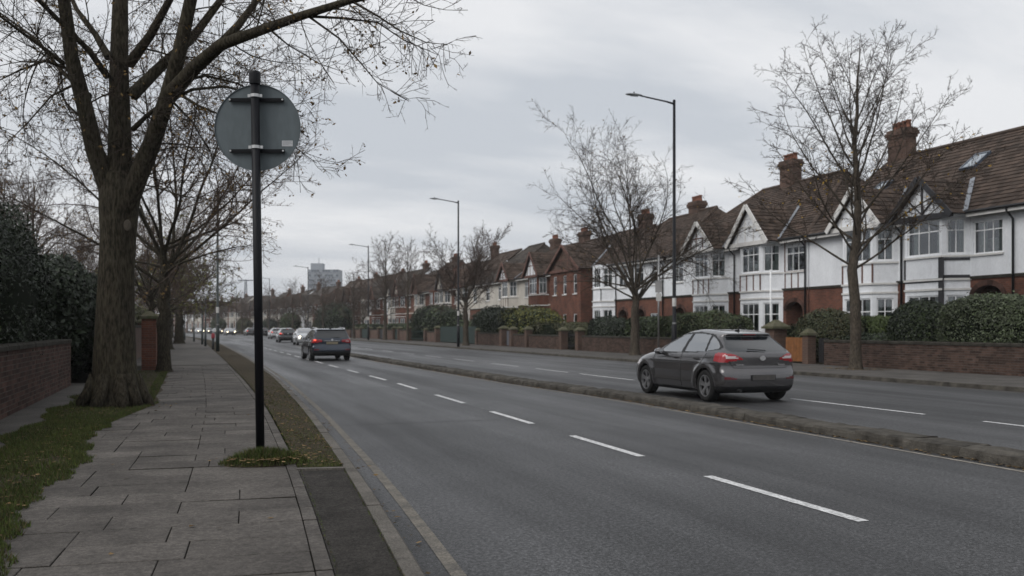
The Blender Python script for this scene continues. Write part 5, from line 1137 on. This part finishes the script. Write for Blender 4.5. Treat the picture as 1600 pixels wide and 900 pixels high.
def wheel(root, x, y, r, side, w=.205, spokes=5, m='alloy'):
    hub = MB()
    def ring(mb, prof, n=28):                                       # (radius, lateral)
        b = len(mb.v)
        for rr, xx in prof:
            for k in range(n): a = 2 * math.pi * k / n; mb.v.append((xx * side, rr * math.cos(a), rr * math.sin(a)))
        for i in range(len(prof) - 1):
            for k in range(n): j = (k + 1) % n; mb.f.append((b + i * n + k, b + i * n + j, b + (i + 1) * n + j, b + (i + 1) * n + k)); mb.m.append(0)
    ring(hub, [(.0, -.02), (r * .62, -.02), (r * .66, .0)]); wo_ = hub.build('wheel', M['car_black'], root, True); wo_.location = (x, y, r)
    t = MB(); R = r; ring(t, [(R * .66, -w / 2), (R * .93, -w / 2), (R, -w / 2 + .03), (R, w / 2 - .03), (R * .95, w / 2), (R * .72, w / 2), (R * .66, w / 2 - .015), (R * .66, 0)]); t.build('tyre', M['tyre'], wo_, True)
    a = MB(); ring(a, [(R * .66, w / 2 - .05), (R * .69, w / 2 - .004), (R * .64, w / 2 - .004), (R * .62, w / 2 - .05)]); ring(a, [(0, w / 2 - .02), (.06, w / 2 - .02), (.07, w / 2 - .05)], 14)
    for k in range(spokes):
        th = 2 * math.pi * k / spokes + .3
        for dd in (-.16, .16):
            p0, p1 = (.05, th + dd * .6), (R * .645, th + dd); a.beam((side * (w / 2 - .04), p0[0] * math.cos(p0[1]), p0[0] * math.sin(p0[1])), (side * (w / 2 - .025), p1[0] * math.cos(p1[1]), p1[0] * math.sin(p1[1])), .038, .03, up=(1, 0, 0))
    a.build('rim', M[m], wo_, False); return wo_
def mirror_part(root, x, y, z, m):
    for sg in (-1, 1):
        b = MB(); prof = [(.0, .5), (.03, .9), (.10, 1.), (.17, .8), (.20, .4)]; R = []
        for u, k in prof: R.append([(sg * (x + .11 * math.cos(a * math.pi / 4) * k), y - .06 + u, z + .075 * math.sin(a * math.pi / 4) * k) for a in range(8)])
        for A, C in zip(R, R[1:]):
            for k in range(8): b.poly([A[k], A[(k + 1) % 8], C[(k + 1) % 8], C[k]])
        b.poly(R[-1]); mo = b.build('mirror', m, root, True); g = MB(); g.poly([(p[0], p[1] - .003, p[2]) for p in R[0]]); g.build('mirror_glass', M['chrome'], mo)
        MB().beam((sg * (x - .10), y + .02, z - .06), (sg * (x - .02), y + .02, z - .045), .05, .03).build('mirror_arm', M['car_black'], mo)
HATCH = dict(prof=[(-.66, .20), (-.76, .30), (-.785, .46), (-.775, .60), (-.72, .70), (-.735, .92), (-.715, 1.005), (-.20, 1.33), (-.31, 1.364), (-.25, 1.392), (0.15, 1.44), (.75, 1.475), (1.25, 1.435), (1.75, 1.24), (2.28, .99), (2.75, .93), (3.2, .83), (3.42, .70), (3.52, .52), (3.52, .34), (3.42, .20), (2.9, .17), (-.2, .17)],
             Wtab=[(-1, .80), (-.8, .82), (-.5, .868), (0, .892), (.8, .90), (2.2, .895), (2.8, .885), (3.2, .85), (3.5, .78), (3.7, .7)], Ttab=[(.1, -.07), (.2, -.05), (.38, -.012), (.60, .0), (.76, -.012), (.80, -.006), (.94, -.045), (1.0, -.075), (1.2, -.195), (1.40, -.335), (1.5, -.42)], wheels=[(0, .325), (2.65, .325)], wr=.325, bow=(.19, .34), k=.11, flare=.03)
def hatch_parts(lod=0, head='lens_clear', lit=False):
    bel = lambda o=0: None
    p = [('rear_bumper', None, 'fn', lambda c, n: (c[:, 2] < .70) & (c[:, 1] < -.36) & (c[:, 2] > .33), 0), ('bumper_lower', 'car_black', 'fn', lambda c, n: (c[:, 2] < .335) & (c[:, 1] < -.36), 0.004),
         ('sill', 'car_black', 'fn', lambda c, n: (c[:, 2] < .245) & (c[:, 1] > -.3) & (c[:, 1] < 3.0), 0.002),
         ('tailgate', None, 'rear', [(-.62, .70), (.62, .70), (.70, .85), (.74, 1.02), (.66, 1.42), (-.66, 1.42), (-.74, 1.02), (-.70, .85)], 0)]
    for sg in '+-':
        p += [('door' + sg, None, 'side', [(.98, .25), (2.18, .25), (2.24, .55), (2.22, .98), (1.15, 1.42), (.98, 1.42)], 0), ('door' + sg, None, 'side', [(.965, .25), (.40, .25), (.36, .55), (.10, .80), (-.02, 1.0), (.05, 1.36), (.4, 1.41), (.965, 1.42)], 0)]
    p += [('window_trim', 'car_black', 'side', [(2.14, .955), (1.80, 1.17), (1.28, 1.388), (.70, 1.415), (.05, 1.362), (-.24, 1.23), (-.44, 1.105), (-.40, 1.06), (.3, .995), (1.2, .965)], .002)]
    for sg in '+-':
        p += [('side_window' + sg, 'car_glass', 'side', [(2.02, .985), (1.76, 1.155), (1.26, 1.36), (1.00, 1.378), (1.05, .99)], .006), ('side_window' + sg, 'car_glass', 'side', [(.94, .995), (.90, 1.382), (.62, 1.388), (.20, 1.355), (.12, 1.02)], .006), ('quarter_window' + sg, 'car_glass', 'side', [(.06, 1.03), (.13, 1.335), (-.10, 1.275), (-.36, 1.12), (-.33, 1.075)], .006)]
    p += [('rear_window', 'rear_glass', 'rear', [(-.66, 1.03), (-.58, 1.015), (.58, 1.015), (.66, 1.03), (.685, 1.08), (.54, 1.338), (-.54, 1.338), (-.685, 1.08)], .006), ('brake_light', 'lens_red', 'rear', [(-.14, 1.345), (.14, 1.345), (.14, 1.372), (-.14, 1.372)], -.002)]
    for sg in '+-':
        p += [('tail_light' + sg, 'lens_red', 'fn', lambda c, n, g=(1 if sg == '+' else -1): (poly_sdf([(.40, .875), (.58, .965), (.80, 1.0), (1.0, .985), (1.0, .83), (.80, .815), (.62, .83)], np.abs(c[:, 0]) + np.clip(c[:, 1] + .60, 0, 1) * .35, c[:, 2]) < 0) & (c[:, 1] < -.33) & (c[:, 0] * g > 0), -.004),
              ('reversing_lens' + sg, 'lens_clear', 'rear', [(.47, .885), (.60, .935), (.76, .945), (.74, .885), (.60, .875)], -.007),
              ('reflector' + sg, 'reflector_red', 'rear', [(.56, .475), (.80, .485), (.80, .515), (.58, .51)], -.003)]
        p += [('headlight' + sg, head, 'front', [(.42, .62), (.60, .74), (.86, .80), (.90, .68), (.62, .60)], -.003)]
    p += [('windscreen', 'car_glass', 'front', [(-.70, 1.01), (.70, 1.01), (.58, 1.40), (-.58, 1.40)], .004), ('grille', 'car_black', 'front', [(-.48, .36), (.48, .36), (.40, .64), (-.40, .64)], .004)]
    return p
def finish(parts, pm): return [(a, pm if b is None else b, c, d, e) for a, b, c, d, e in parts]
def hatchback(loc, yaw, label, pm, h, detail=True, group=None, lit=None, name='hatchback_car', rear_plate='plate_dim'):
    root = empty(name, loc, yaw, label, 'car', group); c = Car(**HATCH); o = build_car(c, finish(hatch_parts(head='lens_clear'), pm), h, root, pm)
    for sg in (-1, 1):
        for y in (0, 2.65): wheel(root, sg * .775, y, .322, sg)
    mirror_part(root, .955, 1.80, .985, pm)
    tg = o.get('tailgate', root); bp = o.get('rear_bumper', root); bd = o.get('body', root)
    MB().box(-.27, .27, -.797, -.775, .455, .565).build('plate_recess', M['car_black'], bp); MB().box(-.255, .255, -.803, -.798, .46, .56).build('number_plate', M[rear_plate], bp)
    e = MB(); 
    for k in range(20): a0, a1 = 2 * math.pi * k / 20, 2 * math.pi * (k + 1) / 20; e.hexa([(.068 * math.cos(a0), -.757, .895 + .052 * math.sin(a0)), (.045 * math.cos(a0), -.757, .895 + .032 * math.sin(a0)), (.045 * math.cos(a1), -.757, .895 + .032 * math.sin(a1)), (.068 * math.cos(a1), -.757, .895 + .052 * math.sin(a1)), (.068 * math.cos(a0), -.730, .895 + .052 * math.sin(a0)), (.045 * math.cos(a0), -.730, .895 + .032 * math.sin(a0)), (.045 * math.cos(a1), -.730, .895 + .032 * math.sin(a1)), (.068 * math.cos(a1), -.730, .895 + .052 * math.sin(a1))])
    e.beam((-.03, -.752, .87), (.03, -.752, .92), .012, .012, up=(0, 1, 0)); e.box(-.045, .045, -.75, -.735, .863, .927); e.build('emblem', M['chrome'], tg)
    for x0, n_, w_ in ((-.60, 6, .022), (.36, 5, .022)):
        t = MB()
        for k in range(n_): x = x0 + k * (w_ + .008); t.box(x, x + w_, -.752, -.715, .755, .775 if k % 2 else .782)
        t.build('badge_lettering', M['chrome'], tg)
    MB().beam((.10, -.685, 1.045), (-.28, -.635, 1.07), .02, .018).build('wiper', M['car_black'], tg)
    MB().tube([(-.05, .10, 1.44), (-.05, -.05, 1.56)], [.012, .005], 6).build('aerial', M['car_black'], bd); MB().box(-.075, -.025, .05, .15, 1.43, 1.46).build('aerial_base', M['car_black'], bd)
    MB().tube([(-.50, -.66, .255), (-.50, -.755, .25)], .032, 10).build('exhaust', M['car_black'], bp)
    for sg in (-1, 1):
        for y in (1.10, .22): MB().beam((sg * .893, y, .865), (sg * .896, y + .19, .862), .022, .026).build('door_handle', M['car_black'] if pm != M['paint_grey'] else M['paint_grey'], root)
    if detail: seams(c, bd, [('s', [(.972, .26), (.972, .98)]), ('s', [(2.20, .27), (2.235, .55), (2.22, .94)]), ('s', [(.40, .30), (.36, .55), (.12, .80), (.0, .98)]), ('r', [(-.60, .70), (.60, .70)]), ('r', [(-.60, .70), (-.70, .84)]), ('r', [(.60, .70), (.70, .84)]), ('s', [(2.05, .86), (1.2, .875), (.3, .89), (-.25, .90)])])
    MB().box(-.55, .55, .3, 2.4, .22, .26).build('underbody', M['car_black'], root)
    return root
gl_ = gnd(1097, 626); gr_ = gnd(1224.6, 627)
ax_ = ((gl_[0] + gr_[0]) / 2 + .06, (gl_[1] + gr_[1]) / 2 + .12)
grey = hatchback((ax_[0], ax_[1], 0), 0.0, 'dark grey hatchback seen from behind beside the central kerb', M['paint_grey'], .024)
# blue estate
EST = dict(prof=[(-.80, .24), (-.90, .34), (-.93, .50), (-.91, .66), (-.86, .76), (-.87, 1.02), (-.84, 1.08), (-.56, 1.44), (-.64, 1.50), (-.56, 1.535), (0.1, 1.56), (.75, 1.565), (1.25, 1.52), (1.75, 1.34), (2.28, 1.08), (2.75, 1.01), (3.2, .92), (3.45, .78), (3.55, .60), (3.55, .40), (3.45, .24), (2.9, .22), (-.2, .22)],
           Wtab=[(-1, .85), (-.9, .86), (-.5, .895), (0, .91), (2.2, .915), (2.8, .90), (3.2, .87), (3.5, .8), (3.7, .72)], Ttab=[(.1, -.06), (.25, -.04), (.42, -.01), (.66, .0), (.84, -.010), (.88, -.004), (1.02, -.04), (1.10, -.075), (1.3, -.14), (1.48, -.225), (1.6, -.30)], wheels=[(0, .345), (2.68, .345)], wr=.345, bow=(.10, .32))
def est_parts():
    p = [('rear_bumper', None, 'fn', lambda c, n: (c[:, 2] < .76) & (c[:, 1] < -.42) & (c[:, 2] > .45), 0), ('bumper_lower', 'car_black', 'fn', lambda c, n: (c[:, 2] < .455) & (c[:, 1] < -.42), .004), ('sill', 'car_black', 'fn', lambda c, n: (c[:, 2] < .32) & (c[:, 1] > -.4) & (c[:, 1] < 3.1), .002),
         ('tailgate', None, 'rear', [(-.66, .76), (.66, .76), (.72, .9), (.78, 1.08), (.70, 1.52), (-.70, 1.52), (-.78, 1.08), (-.72, .9)], 0)]
    for sg in '+-': p += [('door' + sg, None, 'side', [(.98, .33), (2.2, .33), (2.24, .6), (2.22, 1.06), (1.15, 1.5), (.98, 1.5)], 0), ('door' + sg, None, 'side', [(.965, .33), (.42, .33), (.36, .6), (.12, .9), (-.02, 1.08), (.05, 1.46), (.965, 1.5)], 0)]
    p += [('window_trim', 'car_black', 'side', [(2.14, 1.045), (1.80, 1.26), (1.28, 1.475), (.70, 1.505), (-.25, 1.47), (-.58, 1.33), (-.66, 1.14), (.3, 1.08), (1.2, 1.055)], .002)]
    for sg in '+-': p += [('side_window' + sg, 'car_glass', 'side', [(2.02, 1.075), (1.76, 1.245), (1.26, 1.45), (1.0, 1.468), (1.05, 1.08)], .006), ('side_window' + sg, 'car_glass', 'side', [(.94, 1.085), (.90, 1.47), (.20, 1.468), (.10, 1.105)], .006), ('quarter_window' + sg, 'car_glass', 'side', [(.04, 1.11), (.12, 1.46), (-.22, 1.44), (-.54, 1.31), (-.60, 1.16)], .006)]
    p += [('rear_window', 'rear_glass', 'rear', [(-.70, 1.10), (.70, 1.10), (.72, 1.16), (.63, 1.46), (-.63, 1.46), (-.72, 1.16)], .006)]
    for sg in '+-':
        g = 1 if sg == '+' else -1
        p += [('tail_light' + sg, 'lens_red', 'fn', lambda c, n, g=g: (poly_sdf([(.42, .93), (.46, 1.01), (.72, 1.045), (1.05, 1.05), (1.05, .87), (.74, .86)], np.abs(c[:, 0]) + np.clip(c[:, 1] + .70, 0, 1) * .35, c[:, 2]) < 0) & (c[:, 1] < -.45) & (c[:, 0] * g > 0), -.004), ('lamp_cluster' + sg, 'brake_lit' if g < 0 else 'lens_clear', 'rear', [(.70, .96), (.80, .96), (.80, 1.02), (.70, 1.02)] if g < 0 else [(.62, .94), (.76, .94), (.76, .98), (.62, .98)], -.008),
              ('reflector' + sg, 'reflector_red', 'rear', [(.58, .52), (.80, .53), (.80, .57), (.6, .565)], -.003), ('headlight' + sg, 'lens_clear', 'front', [(.42, .70), (.60, .82), (.86, .88), (.9, .76), (.62, .68)], -.003)]
    p += [('windscreen', 'car_glass', 'front', [(-.72, 1.1), (.72, 1.1), (.6, 1.49), (-.6, 1.49)], .004), ('grille', 'car_black', 'front', [(-.5, .4), (.5, .4), (.42, .74), (-.42, .74)], .004)]
    return p
def estate(loc, yaw, label, pm, h):
    root = empty('estate_car', loc, yaw, label, 'car'); o = build_car(Car(**EST), finish(est_parts(), pm), h, root, pm); tg, bd = o['tailgate'], o['body']
    for sg in (-1, 1):
        for y in (0, 2.68): wheel(root, sg * .80, y, .345, sg)
        MB().tube([(sg * .62, -.45, 1.52), (sg * .62, -.35, 1.575), (sg * .62, 1.0, 1.60), (sg * .60, 1.2, 1.545)], .022, 8).build('roof_rail', M['chrome'], bd, True)
    mirror_part(root, 1.0, 1.80, 1.08, pm); MB().box(-.27, .27, -.895, -.865, .80, .925).build('plate_recess', M['car_black'], tg); MB().box(-.26, .26, -.90, -.896, .81, .915).build('number_plate', M['plate_yellow'], tg)
    MB().box(-.36, .36, -.888, -.868, .955, .978).build('chrome_strip', M['chrome'], tg); MB().tube([(0, -.87, 1.02), (0, -.89, 1.02)], .045, 14).build('emblem', M['chrome'], tg)
    MB().beam((.0, -.815, 1.115), (.34, -.79, 1.13), .02, .018).build('wiper', M['car_black'], tg); MB().box(-.045, .045, -.40, -.22, 1.545, 1.60).build('aerial_fin', M['car_black'], bd); MB().box(-.55, .55, .3, 2.4, .28, .32).build('underbody', M['car_black'], root)
    for sg in (-1, 1):
        for y in (1.10, .22): MB().beam((sg * .905, y, .96), (sg * .905, y + .2, .957), .022, .028).build('door_handle', M['chrome'], root)
    return root
bl, br = gnd(487, 564), gnd(543, 562.5); blue = estate(((bl[0] + br[0]) / 2, (bl[1] + br[1]) / 2 + .2, 0), .01, 'dark blue estate car driving away in the left carriageway', M['paint_navy'], .03); blue.scale = (1, 1, .94)
# distant traffic: one low-detail car body, copied
proto = hatchback((*gnd(474, 538.5), 0), math.pi, 'silver oncoming car with headlights lit just left of the blue estate', M['paint_silver'], .05, False, name='parked_car', group='distant traffic'); proto.name = 'passing_car'
def lights(o, front):
    for ch in o.children:
        for sl in ch.material_slots:
            pass
    for sg in (-1, 1):
        if front:
            b = MB(); b.lathe([(0, .02), (.05, .018), (.085, 0), (.09, -.03)], 12); q = b.build('headlamp', M['headlamp_lit'], o, True); q.location = (sg * .66, 3.40, .70); q.rotation_euler = (math.radians(-90), 0, 0)
        else:
            b = MB(); b.box(sg * .74 - .07, sg * .74 + .07, -.72, -.66, .88, .94); b.build('lamp_cluster', M['brake_lit'], o)
def recolor(o, pm):
    for ch in [o] + list(o.children_recursive):
        for sl in ch.material_slots:
            if sl.material and sl.material.name.startswith('paint_'): sl.link = 'OBJECT'; sl.material = pm
src = copy_tree(proto)
lights(proto, True)
TR = [(449, 535, 0, 'paint_dark', 'dark car with red tail lights between the sign pole and blue estate'), (433, 529.5, 0, 'paint_silver', 'silver car partly hidden behind the dark car with red tail lights'),
      (392, 524.5, 0, 'paint_dark', 'distant dark car just left of the sign pole'), (413, 525.5, 0, 'paint_black', 'distant black car just right of the sign pole'),
      (357, 524, 1, 'paint_dark', 'nearest oncoming car with bright headlights left of the sign pole'), (368, 522, 1, 'paint_silver', 'silver oncoming car right behind the nearest pair of bright headlights'),
      (338, 522, 1, 'paint_black', 'dark oncoming car between the lamp column and the nearest headlights'), (326, 521.5, 1, 'paint_dark', 'oncoming car just left of the lamp column'), (310, 521, 1, 'paint_pale', 'pale oncoming car farthest left among the dark posts'), (299, 520, 1, 'paint_silver', 'faint silver car at the end of the left pavement')]
for i, (x, y, front, pm, lab) in enumerate(TR):
    o = src if i == 0 else copy_tree(src0)
    if i == 0: src0 = copy_tree(src)
    L, s = gnd(x, y); o.location = (L, s - (0 if front else 0), 0); o.rotation_euler = (0, 0, (math.pi if front else 0) + bendyaw(s)); tag(o, lab, 'car', 'distant traffic'); recolor(o, M[pm]); lights(o, front)
for q in [src0] + list(src0.children_recursive): bpy.data.objects.remove(q, do_unlink=True)
# ------------------------------------------------------------------ damp air
hz = MB().box(-1550, 1550, -450, 2550, -1.1, 56).build('haze', None); hz.data.materials.clear(); tag(hz, 'thin damp haze over the whole street', 'haze', kind='stuff')
hm = bpy.data.materials.new('haze'); hm.use_nodes = True; n = hm.node_tree.nodes; n.clear(); o = n.new('ShaderNodeOutputMaterial'); pv = n.new('ShaderNodeVolumePrincipled'); pv.inputs['Color'].default_value = (.97, .98, 1, 1); pv.inputs['Density'].default_value = .00032; pv.inputs['Anisotropy'].default_value = .1
hm.node_tree.links.new(pv.outputs[0], o.inputs['Volume']); hz.data.materials.append(hm)
